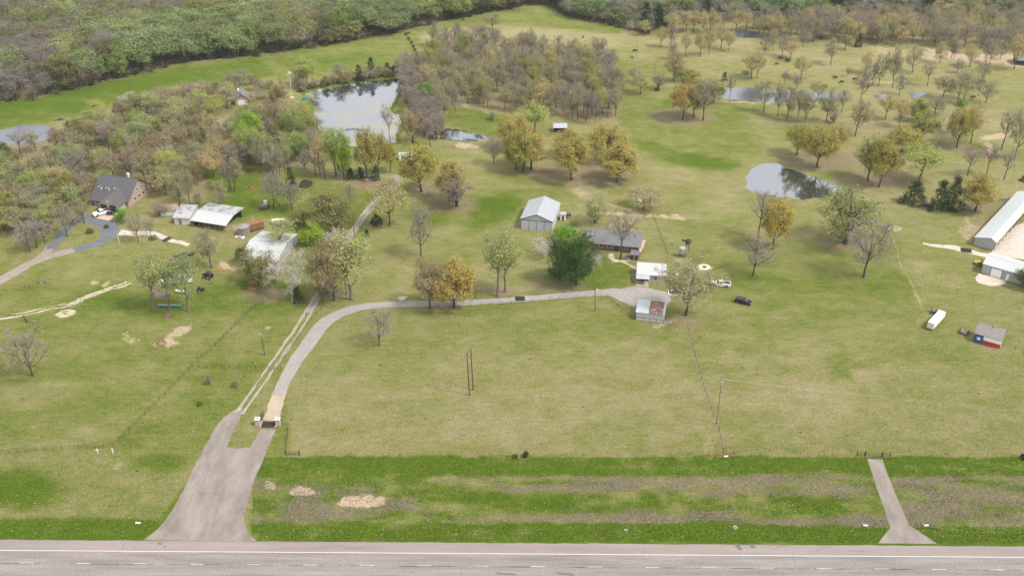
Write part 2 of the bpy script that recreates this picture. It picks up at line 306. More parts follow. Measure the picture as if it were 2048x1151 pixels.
    # bare earth and sand
    for cx_, cy_, rx, ry, ro, v in ((352,664,26,11,-25,1),(335,685,24,8,0,1),(262,678,16,8,20,.8),(232,626,16,5,0,.5),(180,608,12,3,0,.5),(300,531,10,5,-15,.9),(322,532,10,5,-20,.9),(189,565,7,4,0,1),(214,569,9,4,-30,1),
        (600,983,24,7,0,.85),(724,1000,44,12,0,1),(538,970,12,9,0,.8),(236,932,12,7,-20,.7),(640,940,40,6,0,.5),(930,292,22,6,0,1),(1160,386,20,8,30,.8),(1175,398,10,6,0,.6),(1075,574,18,6,0,.8),(1110,578,60,8,0,.4),
        (1285,430,70,4,3,1),(1240,415,30,3,15,.8),(1330,433,40,4,5,1),(1295,438,30,5,0,.5),(1340,642,30,6,-20,.9),(1360,620,24,12,70,.5),(1409,535,15,6,0,1),(1362,519,12,6,0,.8),(1365,530,8,6,0,.6),
        (1870,504,30,3,0,0),(1880,562,60,6,10,.55),(1855,535,40,9,20,.5),(1790,457,10,5,0,1),(1838,598,14,10,0,.5),(1850,640,16,8,-40,.6),(1905,665,40,4,15,.4),(1940,455,22,18,-45,.8),(1960,430,20,10,-45,.6),
        (2010,480,60,26,-30,0),(1985,273,26,7,-8,1),(1976,300,10,12,0,.9),(2000,120,120,14,3,1),(1880,112,90,10,4,1),(1800,105,60,7,6,.8),(1930,130,80,6,3,.6),(1760,165,40,4,0,.8),(1500,75,60,3,0,.4),(1640,30,60,4,0,.8),
        (950,212,30,5,25,.8),(925,208,22,6,20,.8),(1030,225,40,3,22,.7),(960,190,26,6,20,.6),(1250,255,22,2,5,.6),(540,655,10,5,0,.8),(505,600,50,14,0,.5),(445,528,12,6,35,1),(466,536,22,3,0,.9),(420,475,30,4,-10,.5),(502,435,5,9,0,.7),
        (455,455,26,6,-8,.8),(400,362,16,5,0,.8),(610,370,16,5,20,.6),(600,400,24,5,-40,.7),(250,500,60,6,-8,.55),(330,455,30,8,0,.4),(90,525,60,10,-20,.2),(165,480,22,4,-15,.6),(235,395,20,6,0,.3),(215,365,50,3,-3,.7),
        (700,277,12,4,0,.7),(868,226,6,8,0,.0),(1420,898,10,22,0,.55),(1432,840,6,6,0,.7),(940,792,14,5,0,.4),(1950,690,40,4,15,.5),(1741,632,6,2,0,.6),(1000,590,90,4,-3,.4),(1255,505,14,8,0,.5),(1225,515,14,5,20,.7),(2040,580,30,8,0,.4),(2030,650,20,10,0,.4),
        (500,255,8,4,0,.5),(455,240,16,14,40,.6),(380,540,20,3,0,.3),(1290,186,40,3,0,.5),(1240,163,20,3,0,.5),(1560,206,140,3,1,.8),(1690,240,60,6,0,.4),(1965,440,8,2,-30,.6),(1490,205,30,3,5,.8),(1210,520,16,4,0,.5),(700,100,12,2,0,.0),(652,103,0.1,0.1,0,0)):
        if v: to(D, X_(cx_, cy_, rx*1.2, ry*1.2, ro), v*.9)
    for pts, w_, v in (([(1785,470),(1790,490),(1800,520),(1812,545),(1824,572),(1838,600),(1846,620)], 5, .8),([(1480,432),(1420,438),(1340,434)], 3, .7),([(1340,434),(1350,455)],3,.5),([(1440,325),(1452,340),(1496,320)],1,0),
        ([(1496,318),(1492,345),(1483,360),(1482,378)], 3, .8),([(1396,465),(1420,478),(1480,495)], 3, .45),([(1080,695),(1090,690)],1,0),([(1975,310),(1968,345),(1940,370),(1925,395),(1910,420)], 5, .7),
        ([(1400,262),(1440,285),(1495,318)], 2, .35),([(1024,680),(1120,645),(1190,610)], 3, .2),([(250,905),(300,855),(400,745)], 4, .25),([(215,366),(280,362),(330,358)], 3, .6),([(2048,708),(1980,690),(1900,668),(1880,640)], 4, .3)):
        to(D, sm(sdist(wx, wy, pts, False) - w_*.45, 4.5), v)
    for pts in ([(818,614),(870,650),(930,705)], [(1290,283),(1340,310),(1420,345)], [(1200,690),(1290,640)], [(1500,640),(1600,600),(1727,560)], [(560,655),(540,700),(500,760)], [(430,700),(400,745),(330,820),(262,885)], [(1440,440),(1500,470),(1560,500)], [(600,760),(700,755),(850,765)], [(1880,668),(1960,690),(2048,720)], [(1050,40),(1150,52),(1250,68)], [(560,105),(545,125),(520,150)], [(1560,395),(1640,420),(1700,430)], [(1240,285),(1300,300),(1400,325)]):
        to(B, sm(sdist(wx, wy, pts, False) - .6, 3), .75)
    # worn fence row between the two pastures
    fr = sm(sdist(px, py, [(1372,640),(1385,700),(1405,770),(1425,830),(1437,860),(1447,905)], False) - 3.5, 4)
    to(B, fr, .8)
    # muddy rims round the ponds
    for k, pw in PONDS.items():
        d = sdist(px, py, pw); rim = sm(np.abs(d) - 1.5, 6); to(D if k in ('narrow','kidney','left') else B, rim * (.35 if k!='narrow' else .7), .9)
    to(Lm, sm(sdist(px, py, PONDS['algae']) - 6, 8), .8)
    return np.clip(Lm, 0, 1), np.clip(D, 0, 1), np.clip(B, 0, 1), np.clip(A, 0, 1)

def ground():
    rows = list(np.arange(-40, 1175, 3.5)); rows = [-560, -480, -400, -330, -270, -220, -180, -150, -120, -100, -80, -60] + rows + [1200, 1260, 1340, 1500]
    cols = list(np.arange(-60, 2110, 4.0)); cols = [-2600, -1600, -1000, -700, -500, -380, -300, -240, -180, -140, -100, -80] + cols + [2130, 2160, 2200, 2260, 2340, 2450, 2600, 2900, 3400, 4400]
    v = (np.array(rows) - CY) / F; t = H / (S + v*K); Y = (K - v*S) * t; X = (np.array(cols)[None, :] - CX) / F * t[:, None]
    Y = np.repeat(Y[:, None], X.shape[1], 1); X = X.copy()
    X = np.concatenate([np.full((len(rows), 1), -6000.), X, np.full((len(rows), 1), 6000.)], 1); Y = np.concatenate([Y[:, :1], Y, Y[:, :1]], 1)
    X = np.concatenate([X[:1], X, X[-1:]], 0); Y = np.concatenate([np.full((1, Y.shape[1]), 9000.), Y, np.full((1, Y.shape[1]), -3000.)], 0)
    nr, nc = X.shape; x = X.ravel(); y = Y.ravel(); d = np.maximum(y*K + H*S, 60); px = CX + F*x/d; py = CY + F*(H*K - y*S)/d
    Lm, D, B, A = cover(px, py, x, y)
    z = np.zeros(x.shape)
    near = (px > -500) & (px < 2300) & (py > 0) & (py < 450); ii = np.where(near)[0]
    for k, pw in PONDW.items():
        dd = sdist(x[ii], y[ii], pw) + (vn(x[ii], y[ii], 2.5, 3) - .5) * 1.6; z[ii] = np.minimum(z[ii], -np.clip(-dd / 1.6, -.0, 1) * .9)
    co = np.stack([x, y, z], 1).astype(np.float32)
    i = np.arange(nr-1)[:, None]*nc + np.arange(nc-1)[None, :]; q = np.stack([i, i+nc, i+nc+1, i+1], -1).reshape(-1, 4)
    me = bpy.data.meshes.new('ground'); me.vertices.add(len(co)); me.vertices.foreach_set('co', co.ravel())
    me.loops.add(q.size); me.loops.foreach_set('vertex_index', q.ravel().astype(np.int32)); me.polygons.add(len(q)); me.polygons.foreach_set('loop_start', np.arange(0, q.size, 4, dtype=np.int32))
    me.update(calc_edges=True); me.validate()
    ca = me.color_attributes.new('cover', 'FLOAT_COLOR', 'POINT'); ca.data.foreach_set('color', np.stack([Lm, D, B, A], 1).astype(np.float32).ravel())
    o = bpy.data.objects.new('ground', me); link(o); tag(o, kind='structure'); me.shade_smooth()
    if me.polygons[0].normal.z < 0: me.flip_normals()
    m = bpy.data.materials.new('pasture'); m.use_nodes = True; T = m.node_tree; L = T.links; N = T.nodes
    p = N['Principled BSDF']; p.inputs['Roughness'].default_value = .95; p.inputs['Specular IOR Level'].default_value = .1
    at = N.new('ShaderNodeAttribute'); at.attribute_name = 'cover'; sp = N.new('ShaderNodeSeparateColor'); L.new(at.outputs['Color'], sp.inputs[0])
    gm = N.new('ShaderNodeNewGeometry')
    def noise(s, det=4, ro=.6, anis=None, seed=0):
        n = N.new('ShaderNodeTexNoise'); n.inputs['Scale'].default_value = s; n.inputs['Detail'].default_value = det; n.inputs['Roughness'].default_value = ro
        mpn = N.new('ShaderNodeMapping'); mpn.inputs['Location'].default_value = (seed*13.7, seed*7.1, 0)
        mpn.inputs['Scale'].default_value = anis or (1, 1, 1); L.new(gm.outputs['Position'], mpn.inputs[0]); L.new(mpn.outputs[0], n.inputs['Vector'])
        r0 = N.new('ShaderNodeMapRange'); r0.inputs[1].default_value = .32; r0.inputs[2].default_value = .68; L.new(n.outputs['Fac'], r0.inputs[0]); return r0.outputs[0]
    def rng_(x_, a, b, c=0., d_=1., smooth=False):
        r = N.new('ShaderNodeMapRange'); r.inputs[1].default_value = a; r.inputs[2].default_value = b; r.inputs[3].default_value = c; r.inputs[4].default_value = d_
        if smooth: r.interpolation_type = 'SMOOTHSTEP'
        L.new(x_, r.inputs[0]); return r.outputs[0]
    def mth(op, a, b, c=None):
        q_ = N.new('ShaderNodeMath'); q_.operation = op
        for i_, vv in enumerate((a, b, c)):
            if vv is None: continue
            if isinstance(vv, (int, float)): q_.inputs[i_].default_value = vv
            else: L.new(vv, q_.inputs[i_])
        return q_.outputs[0]
    def mixc(f, a, b, bt='MIX'):
        q_ = N.new('ShaderNodeMix'); q_.data_type = 'RGBA'; q_.blend_type = bt; L.new(f, q_.inputs[0]) if not isinstance(f, float) else setattr(q_.inputs[0], 'default_value', f)
        for idx, vv in ((6, a), (7, b)):
            if isinstance(vv, tuple): q_.inputs[idx].default_value = (*vv, 1)
            else: L.new(vv, q_.inputs[idx])
        return q_.outputs[2]
    fine = noise(1.5, 6, .85, (1, 1.5, 1)); tuft = noise(.5, 5, .75, (.55, 1.9, 1), 2); mid = noise(.16, 4, .6, (1, 1.5, 1), 4); big = noise(.03, 3, .5, None, 5)
    lush = mth('ADD', sp.outputs[0], mth('MULTIPLY', mth('SUBTRACT', fine, .5), 1.05)); lush = mth('ADD', lush, mth('MULTIPLY', mth('SUBTRACT', tuft, .5), .34)); lush = mth('ADD', lush, mth('MULTIPLY', mth('SUBTRACT', mid, .5), .24))
    cr = N.new('ShaderNodeValToRGB'); L.new(lush, cr.inputs[0]); el = cr.color_ramp.elements
    cols_ = [(0, (.37,.31,.185)), (.28, (.29,.26,.115)), (.5, (.215,.218,.064)), (.72, (.150,.185,.028)), (1., (.080,.135,.006))]
    el[0].position = 0; el[0].color = (*cols_[0][1], 1); el[1].position = 1; el[1].color = (*cols_[-1][1], 1)
    for p_, c_ in cols_[1:-1]: e = el.new(p_); e.color = (*c_, 1)
    col = cr.outputs[0]
    # dead mown thatch
    th = rng_(mth('ADD', at.outputs['Alpha'], mth('MULTIPLY', mth('SUBTRACT', noise(1.1, 5, .8, (.6, 1.6, 1), 8), .5), .95)), .48, 1.0, 0, .88)
    col = mixc(th, col, mixc(fine, (.145,.105,.075), (.29,.235,.18)))
    # leaf litter
    lf = rng_(mth('ADD', sp.outputs[2], mth('MULTIPLY', mth('SUBTRACT', fine, .5), .50)), .28, 1.0, 0, .85)
    col = mixc(lf, col, mixc(fine, (.17,.12,.08), (.33,.25,.17)))
    # bare earth
    de = rng_(mth('ADD', sp.outputs[1], mth('MULTIPLY', mth('SUBTRACT', noise(1.0, 6, .9, None, 11), .5), 1.0)), .50, 1.0, 0, .95, True)
    col = mixc(de, col, mixc(tuft, (.42,.29,.18), (.66,.52,.39)))
    vr = mth('MULTIPLY', rng_(fine, 0, 1, .66, 1.34), rng_(noise(3.2, 4, .8, (1, 1.4, 1), 15), 0, 1, .78, 1.22)); sc_ = N.new('ShaderNodeVectorMath'); sc_.operation = 'SCALE'; L.new(col, sc_.inputs[0]); L.new(vr, sc_.inputs['Scale'])
    # droppings and dark weeds dotted over the pasture
    vo = N.new('ShaderNodeTexVoronoi'); vo.inputs['Scale'].default_value = .22; L.new(gm.outputs['Position'], vo.inputs['Vector'])
    dots = rng_(vo.outputs['Distance'], .05, .11, .75, 0); wn = rng_(noise(.09, 1, .5, None, 21), .45, .6); dots = mth('MULTIPLY', dots, wn)
    fin = mixc(dots, sc_.outputs[0], (.05,.055,.02))
    L.new(fin, p.inputs['Base Color'])
    bp = N.new('ShaderNodeBump'); bp.inputs['Strength'].default_value = .8; bp.inputs['Distance'].default_value = .35
    L.new(mth('ADD', fine, tuft), bp.inputs['Height']); L.new(bp.outputs[0], p.inputs['Normal'])
    me.materials.append(m)
ground()

# ------------------------------------------------------------ water
def water():
    def wmat(name, base, refl, rough, algae=None):
        m = bpy.data.materials.new(name); m.use_nodes = True; T = m.node_tree; L = T.links; N = T.nodes; N.clear()
        out = N.new('ShaderNodeOutputMaterial'); d = N.new('ShaderNodeBsdfDiffuse'); g = N.new('ShaderNodeBsdfGlossy'); mx_ = N.new('ShaderNodeMixShader')
        d.inputs['Color'].default_value = (*base, 1); g.inputs['Roughness'].default_value = rough; g.inputs['Color'].default_value = (.86,.88,.93,1); mx_.inputs[0].default_value = refl
        gm = N.new('ShaderNodeNewGeometry'); n = N.new('ShaderNodeTexNoise'); n.inputs['Scale'].default_value = 1.2; n.inputs['Detail'].default_value = 3; L.new(gm.outputs['Position'], n.inputs['Vector'])
        bp = N.new('ShaderNodeBump'); bp.inputs['Strength'].default_value = .05; bp.inputs['Distance'].default_value = .1; L.new(n.outputs['Fac'], bp.inputs['Height']); L.new(bp.outputs[0], g.inputs['Normal'])
        L.new(d.outputs[0], mx_.inputs[1]); L.new(g.outputs[0], mx_.inputs[2]); last = mx_.outputs[0]
        if algae:
            a = N.new('ShaderNodeAttribute'); a.attribute_name = 'algae'
            n2 = N.new('ShaderNodeTexNoise'); n2.inputs['Scale'].default_value = .22; n2.inputs['Detail'].default_value = 7; n2.inputs['Roughness'].default_value = .62; n2.inputs['Distortion'].default_value = .6; mpn = N.new('ShaderNodeMapping'); mpn.inputs['Scale'].default_value = (.55, 1, 1)
            L.new(gm.outputs['Position'], mpn.inputs[0]); L.new(mpn.outputs[0], n2.inputs['Vector'])
            ad = N.new('ShaderNodeMath'); ad.operation = 'ADD'; L.new(a.outputs['Fac'], ad.inputs[0]); L.new(n2.outputs['Fac'], ad.inputs[1])
            mr = N.new('ShaderNodeMapRange'); mr.inputs[1].default_value = .70; mr.inputs[2].default_value = 1.25; mr.inputs[4].default_value = .66; L.new(ad.outputs[0], mr.inputs[0])
            d2 = N.new('ShaderNodeBsdfDiffuse'); d2.inputs['Color'].default_value = (*algae, 1); m3 = N.new('ShaderNodeMixShader')
            L.new(mr.outputs[0], m3.inputs[0]); L.new(last, m3.inputs[1]); L.new(d2.outputs[0], m3.inputs[2]); last = m3.outputs[0]
        L.new(last, out.inputs['Surface']); return m
    ms = {'c': wmat('still_water', (.035,.037,.036), .44, .03), 'a': wmat('algae_water', (.035,.037,.033), .50, .03, (.30,.29,.19)), 'r': wmat('rippled_water', (.055,.06,.07), .36, .2)}
    for k, pw in PONDW.items():
        P = np.array(pw); c = P.mean(0); 
        # fan grid inside a slightly grown outline; the bank hides its edge
        n = len(P); step = 3.0
        x0, y0 = P.min(0) - 3; x1, y1 = P.max(0) + 3
        xs = np.arange(x0, x1 + step, step); ys = np.arange(y0, y1 + step, step); gx, gy = np.meshgrid(xs, ys); d = sdist(gx.ravel(), gy.ravel(), pw).reshape(gx.shape)
        keep = d < 3.6; idx = -np.ones(gx.shape, int); ids = np.argwhere(keep); 
        for q, (i, j) in enumerate(ids): idx[i, j] = q
        vs = [(gx[i, j], gy[i, j], -.22) for i, j in ids]; fs = []
        for i in range(len(ys)-1):
            for j in range(len(xs)-1):
                a = (idx[i, j], idx[i, j+1], idx[i+1, j+1], idx[i+1, j])
                if min(a) >= 0: fs.append(tuple(int(t_) for t_ in a))
        me = bpy.data.meshes.new('pond_water'); me.from_pydata(vs, [], fs)
        me.materials.append(ms['a' if k in ('algae',) else 'c' if k in ('kidney','small','tiny') else 'r'])
        if k == 'algae':
            at = me.attributes.new('algae', 'FLOAT', 'POINT'); vx = np.array(vs); px = CX + F*vx[:, 0]/(vx[:, 1]*K+H*S); py = CY + F*(H*K-vx[:, 1]*S)/(vx[:, 1]*K+H*S)
            open_ = np.maximum.reduce([ell(px, py, 700, 190, 62, 30, -8), ell(px, py, 665, 205, 40, 20, 0)*.9, ell(px, py, 770, 175, 40, 22, -20), ell(px, py, 740,235,40,9,-5)*.8, ell(px, py, 700, 262, 60, 10, 0)*.8, ell(px, py, 655, 240, 24, 10, 0)*.7])
            at.data.foreach_set('value', (.62 - .62*np.clip(open_*1.6, 0, 1)).astype(np.float32))
        o = bpy.data.objects.new('pond_water', me); link(o); tag(o, kind='structure')
water()

# ------------------------------------------------------------ roads
def ribbon_w(pts, w, z, jit=.12, seed=0, step=2.0):      # pts in world, w a number or a list of widths
    P = [np.array(p, float) for p in pts]; ws = w if hasattr(w, '__len__') else [w]*len(P)
    out = []; ow = []
    for i in range(len(P)-1):                            # Catmull-Rom
        p0 = P[max(i-1, 0)]; p1 = P[i]; p2 = P[i+1]; p3 = P[min(i+2, len(P)-1)]; n = max(1, int(np.linalg.norm(p2-p1)/step))
        for k in range(n):
            t = k/n; out.append(.5*((2*p1)+(-p0+p2)*t+(2*p0-5*p1+4*p2-p3)*t*t+(-p0+3*p1-3*p2+p3)*t**3)); ow.append(ws[i]*(1-t)+ws[i+1]*t)
    out.append(P[-1]); ow.append(ws[-1]); r = random.Random(seed); vs = []; fs = []
    for i, p in enumerate(out):
        t = out[min(i+1, len(out)-1)] - out[max(i-1, 0)]; t = t/max(np.linalg.norm(t), 1e-6); nrm = np.array((-t[1], t[0]))
        for s_ in (-1, -.5, 0, .5, 1):
            q = p + nrm*s_*(ow[i]/2 + (r.gauss(0, jit) if abs(s_) == 1 else 0)); vs.append((q[0], q[1], z))
    for i in range(len(out)-1):
        for k in range(4): a = i*5+k; fs.append((a+5, a+6, a+1, a) if True else 0)
    mb = MB(); mb.add(vs, fs); return mb
def up(mb):                                              # make every face look up
    for i, f in enumerate(mb.f):
        a, b, c = [np.array(mb.v[q]) for q in f[:3]]
        if np.cross(b-a, c-a)[2] < 0: mb.f[i] = tuple(reversed(f))
    return mb
def poly_w(pts, z): 
    mb = MB(); mb.add([(x, y, z) for x, y in pts], [tuple(range(len(pts)))]); return up(mb)
def roadmat(name, c1, c2, s=.5, streak=(1, 1, 1), c3=None, vis=.25):
    m = bpy.data.materials.new(name); m.use_nodes = True; T = m.node_tree; L = T.links; N = T.nodes; p = N['Principled BSDF']; p.inputs['Roughness'].default_value = .92; p.inputs['Specular IOR Level'].default_value = .15
    gm = N.new('ShaderNodeNewGeometry'); mpn = N.new('ShaderNodeMapping'); mpn.inputs['Scale'].default_value = streak; L.new(gm.outputs['Position'], mpn.inputs[0])
    n = N.new('ShaderNodeTexNoise'); n.inputs['Scale'].default_value = s; n.inputs['Detail'].default_value = 6; n.inputs['Roughness'].default_value = .65; L.new(mpn.outputs[0], n.inputs['Vector'])
    r = N.new('ShaderNodeMapRange'); r.inputs[1].default_value = .3; r.inputs[2].default_value = .7; L.new(n.outputs['Fac'], r.inputs[0])
    mc = N.new('ShaderNodeMix'); mc.data_type = 'RGBA'; mc.inputs[6].default_value = (*c1, 1); mc.inputs[7].default_value = (*c2, 1); L.new(r.outputs[0], mc.inputs[0])
    n2 = N.new('ShaderNodeTexNoise'); n2.inputs['Scale'].default_value = 3.; n2.inputs['Detail'].default_value = 5; n2.inputs['Roughness'].default_value = .8; L.new(gm.outputs['Position'], n2.inputs['Vector'])
    r2 = N.new('ShaderNodeMapRange'); r2.inputs[1].default_value = .3; r2.inputs[2].default_value = .7; r2.inputs[3].default_value = 1-vis; r2.inputs[4].default_value = 1+vis; L.new(n2.outputs['Fac'], r2.inputs[0])
    v = N.new('ShaderNodeVectorMath'); v.operation = 'SCALE'; L.new(mc.outputs[2], v.inputs[0]); L.new(r2.outputs[0], v.inputs['Scale'])
    col = v.outputs[0]
    if c3:                                              # grass creeping in
        n3 = N.new('ShaderNodeTexNoise'); n3.inputs['Scale'].default_value = .6; n3.inputs['Detail'].default_value = 6; n3.inputs['Roughness'].default_value = .75; L.new(gm.outputs['Position'], n3.inputs['Vector'])
        r3 = N.new('ShaderNodeMapRange'); r3.interpolation_type = 'SMOOTHSTEP'; r3.inputs[1].default_value = c3[3]; r3.inputs[2].default_value = c3[3]+.1; L.new(n3.outputs['Fac'], r3.inputs[0])
        m4 = N.new('ShaderNodeMix'); m4.data_type = 'RGBA'; L.new(r3.outputs[0], m4.inputs[0]); L.new(col, m4.inputs[6]); m4.inputs[7].default_value = (*c3[:3], 1); col = m4.outputs[2]
    L.new(col, p.inputs['Base Color']); return m
RM = {'lane': roadmat('lane_asphalt', (.160,.142,.132), (.27,.243,.23), .35, (.12, 1.6, 1), vis=.38), 'shoulder': roadmat('shoulder_asphalt', (.20,.167,.155), (.28,.238,.222), .3, (.1, 1, 1), vis=.22),
      'drive': roadmat('worn_driveway_asphalt', (.150,.128,.113), (.285,.25,.222), .25, (1, .35, 1), vis=.2), 'gravel': roadmat('grey_gravel', (.24,.215,.20), (.31,.285,.265), .35, vis=.16),
      'track': roadmat('pale_gravel_track', (.25,.215,.18), (.35,.305,.26), .8, c3=(.13,.15,.05,.60), vis=.3), 'sand': roadmat('sandy_track', (.36,.29,.215), (.50,.42,.33), .8, c3=(.16,.18,.05,.50), vis=.25),
      'loop': roadmat('blue_grey_chipseal', (.105,.11,.125), (.155,.16,.175), .4, vis=.2), 'loop2': roadmat('brown_grey_gravel', (.22,.18,.155), (.30,.25,.22), .5, c3=(.16,.15,.06,.66), vis=.25),
      'conc': roadmat('drive_concrete', (.32,.25,.18), (.41,.33,.25), .3, (1, .5, 1), vis=.12), 'pad': roadmat('pale_gravel_yard', (.40,.34,.285), (.54,.47,.40), .5, vis=.2), 'pinkc': roadmat('pink_concrete', (.42,.31,.25), (.5,.38,.31), .5)}
def gp(pts): return [G(*p) for p in pts]
# highway: straight strips built out from the white edge line
e0 = np.array(G(0, 1099.5)); e1 = np.array(G(2048, 1113.5)); hd = (e1-e0)/np.linalg.norm(e1-e0); hn = np.array((hd[1], -hd[0]))   # towards the camera
HW0 = (e0 + e1) / 2
def hstrip(o0, o1, z, s0=-900, s1=900, n=60, jit=0):
    mb = MB(); vs = []; fs = []
    for i in range(n+1):
        c = HW0 + hd*(s0 + (s1-s0)*i/n)
        for o_ in (o0 + (rnd.gauss(0, jit) if jit else 0), o1): q = c + hn*o_; vs.append((q[0], q[1], z))
    for i in range(n): a = 2*i; fs.append((a, a+2, a+3, a+1))
    mb.add(vs, fs); return up(mb)
road = hstrip(-3.15, 9.4, .020, n=900, jit=.06).build('highway', RM['shoulder'], kind='structure')
hstrip(-.12, 8.0, .028).build('travel_lane', RM['lane'], road)
hstrip(-.09, .09, .036).build('edge_line', M['stripe_w'], road); hstrip(7.35, 7.5, .036).build('centre_line', M['stripe_y'], road)
LW = 3.62
s_off = np.array(G(167, 1124.3)) - HW0; s_off = float(s_off @ hd)
for k in range(-3, 22):
    s0 = s_off - 1.5 + k*12.19; c = HW0 + hd*s0 + hn*LW
    mb = MB(); w = hn*.06; q = [c-w, c+hd*3.05-w, c+hd*3.05+w, c+w]; mb.add([(a[0], a[1], .036) for a in q], [(0, 1, 2, 3)]); up(mb).build('lane_dash', M['stripe_w'], road)
mb = MB()
for i in range(170):                                     # tar along the joint beside the dashes, broken
    s0 = rnd.uniform(-120, 120); L_ = rnd.uniform(.5, 4); c = HW0 + hd*s0 + hn*(LW + .14 + rnd.gauss(0, .04)); w = hn*rnd.uniform(.015, .06)
    q = [c-w, c+hd*L_-w, c+hd*L_+w, c+w]; mb.add([(a[0], a[1], .033) for a in q], [(0, 1, 2, 3)])
up(mb).build('tar_joint', M['tar'], road, kind='stuff')
def crack(p, z=.033, w=.05):
    o = up(ribbon_w(gp(p), w, z, .01, 3, .6)); return o
for i, p in enumerate([[(243,1098),(247,1090),(249,1086)],[(266,1097),(272,1089),(275,1086)],[(434,1104),(436,1100)],[(690,1096),(705,1097),(727,1095)],[(1697,1101),(1720,1101),(1757,1101)],[(1582,1109),(1588,1120),(1591,1132)],[(920,1150),(924,1136)],[(1287,1106),(1290,1098)],[(200,1102),(215,1104),(240,1103)],[(330,1118),(355,1117),(372,1112)],[(1540,1100),(1560,1092),(1575,1090)],[(1630,1101),(1645,1094),(1660,1094)]]):
    crack(p).build('road_crack', M['tar'], road)
for p in [[(1467,1086),(1478,1087),(1485,1099),(1477,1099)],[(1496,1086),(1507,1087),(1511,1095),(1503,1095)],[(316,1084),(322,1083),(324,1088),(317,1089)],[(1110,1143),(1145,1146),(1150,1151),(1112,1147)],[(992,1143),(1030,1146),(1036,1149),(994,1147)],[(325,1090),(332,1091),(330,1093)]]:
    poly_w(gp(p), .033).build('asphalt_patch', M['skid'], road)
# paved entrance
lft = [(286,1079.5),(318,1056),(338,1030),(352,1006),(372,968),(394,922),(416,880),(434,848),(448,834),(470,818)]
rgt = [(488,818),(479,838),(465,868),(452,894),(478,896),(502,894),(511,876),(522,858),(551,858),(541,882),(524,922),(506,964),(497,1002),(488,1028),(489,1048),(499,1068),(514,1081.5)]
def jag(pts, j=.10, st=1.2):
    o = []
    for a, b in zip(pts[:-1], pts[1:]):
        n = max(1, int(hypot(a[0]-b[0], a[1]-b[1])/st)); o += [(a[0]+(b[0]-a[0])*i/n+rnd.gauss(0, j), a[1]+(b[1]-a[1])*i/n+rnd.gauss(0, j)) for i in range(n)]
    return o + [pts[-1]]
en = poly_w(jag(gp(lft)) + jag(gp(rgt)), .012).build('paved_entrance', RM['drive'], kind='structure')
for p in [[(400,980),(412,950),(418,930),(415,915)],[(380,1000),(400,960),(410,935)],[(330,1050),(370,1000),(400,950)],[(500,910),(507,915)],[(455,930),(440,985),(430,1040)],[(470,985),(455,1000)],[(395,985),(470,988),(495,992)]]:
    up(ribbon_w(gp(p), .06, .018, .02, 5, .8)).build('driveway_crack', M['skid'], en)
poly_w(jag(gp([(526,839),(534,818),(541,798),(546,786)])) + jag(gp([(570,788),(567,810),(562,828),(553,841)])), .014).build('concrete_drive', RM['conc'], kind='structure')
ap = poly_w(gp([(1756,1085.5),(1776,1060),(1781,1053),(1770,1020),(1752,970),(1737,924),(1735,917),(1765,918),(1772,940),(1790,985),(1806,1022),(1818,1050),(1832,1058),(1850,1070),(1874,1086.3)]), .012).build('field_entrance_apron', RM['drive'], kind='structure')
# gravel drive
up(ribbon_w(gp([(557,790),(571,757),(592,721),(615,689),(643,652),(670,631),(708,617),(760,609.5),(900,606),(1000,601),(1060,596),(1130,590.5),(1200,585.5),(1238,583)]), [3.6,3.6,3.9,4.3,4.5,4.3,3.8,3.3,3.0,3.0,3.2,3.2,3.6,4.5], .016, .12, 1)).build('gravel_driveway', RM['gravel'], kind='structure')
poly_w(jag(gp([(1205,582),(1250,576),(1275,572),(1302,577),(1338,584),(1342,600),(1332,612),(1272,610),(1262,612),(1242,602),(1222,592),(1205,590)])), .012).build('gravel_yard', RM['gravel'], kind='structure')
# two-track lane on the left
lane = gp([(478,826),(500,796),(521,765),(546,729),(566,700),(585,675),(601,650),(616,625),(631,600),(652,570),(664,538),(676,508),(696,476),(716,448),(738,418),(756,400),(772,384),(790,368),(800,357),(790,352),(770,352),(745,354),(700,349),(640,343),(600,332),(565,320),(530,312),(500,300),(480,287),(460,272),(446,264),(436,248),(452,236)])
def offs(P, o):
    out = []
    for i, p in enumerate(P):
        a = np.array(P[max(i-1, 0)]); b = np.array(P[min(i+1, len(P)-1)]); t = (b-a)/np.linalg.norm(b-a); out.append((p[0]-t[1]*o, p[1]+t[0]*o))
    return out
up(ribbon_w(lane[7:20], 2.4, .006, .25, 12)).build('worn_lane_bed', RM['loop2'], kind='structure')
for o_ in (-.95, .95): up(ribbon_w(offs(lane, o_), .72, .020+o_*.002, .13, 20+int(o_*3))).build('wheel_track', RM['track'], kind='structure')
# sandy track on the far left, loop drive, other paths
for o_ in (-.8, .8): up(ribbon_w(offs(gp([(-60,640),(0,635),(50,627),(100,616),(140,609),(165,598),(190,588),(220,577),(250,569),(258,564)]), o_), .75, .024, .2, 31+int(o_*3))).build('wheel_track', RM['sand'], kind='structure')
up(ribbon_w(gp([(130,611),(160,600),(190,588),(225,575)]), 1.6, .008, .3, 35)).build('sandy_track', RM['sand'], kind='structure')
poly_w(jag(gp([(110,629),(122,621),(140,618),(153,621),(150,628),(136,632),(126,636),(114,633)]), .3), .016).build('sandy_pad', RM['sand'], kind='structure')
for o_ in (-.5,.5): up(ribbon_w(offs(gp([(146,618),(155,608),(165,599)]), o_), .3, .020, .08, 5)).build('wheel_track', RM['sand'], kind='structure')
up(ribbon_w(gp([(-80,592),(0,560),(45,535),(80,518),(115,508),(150,499)]), [4.5,4.5,4.2,4,3.6,3.6], .008, .25, 40)).build('brown_gravel_drive', RM['loop2'], kind='structure')
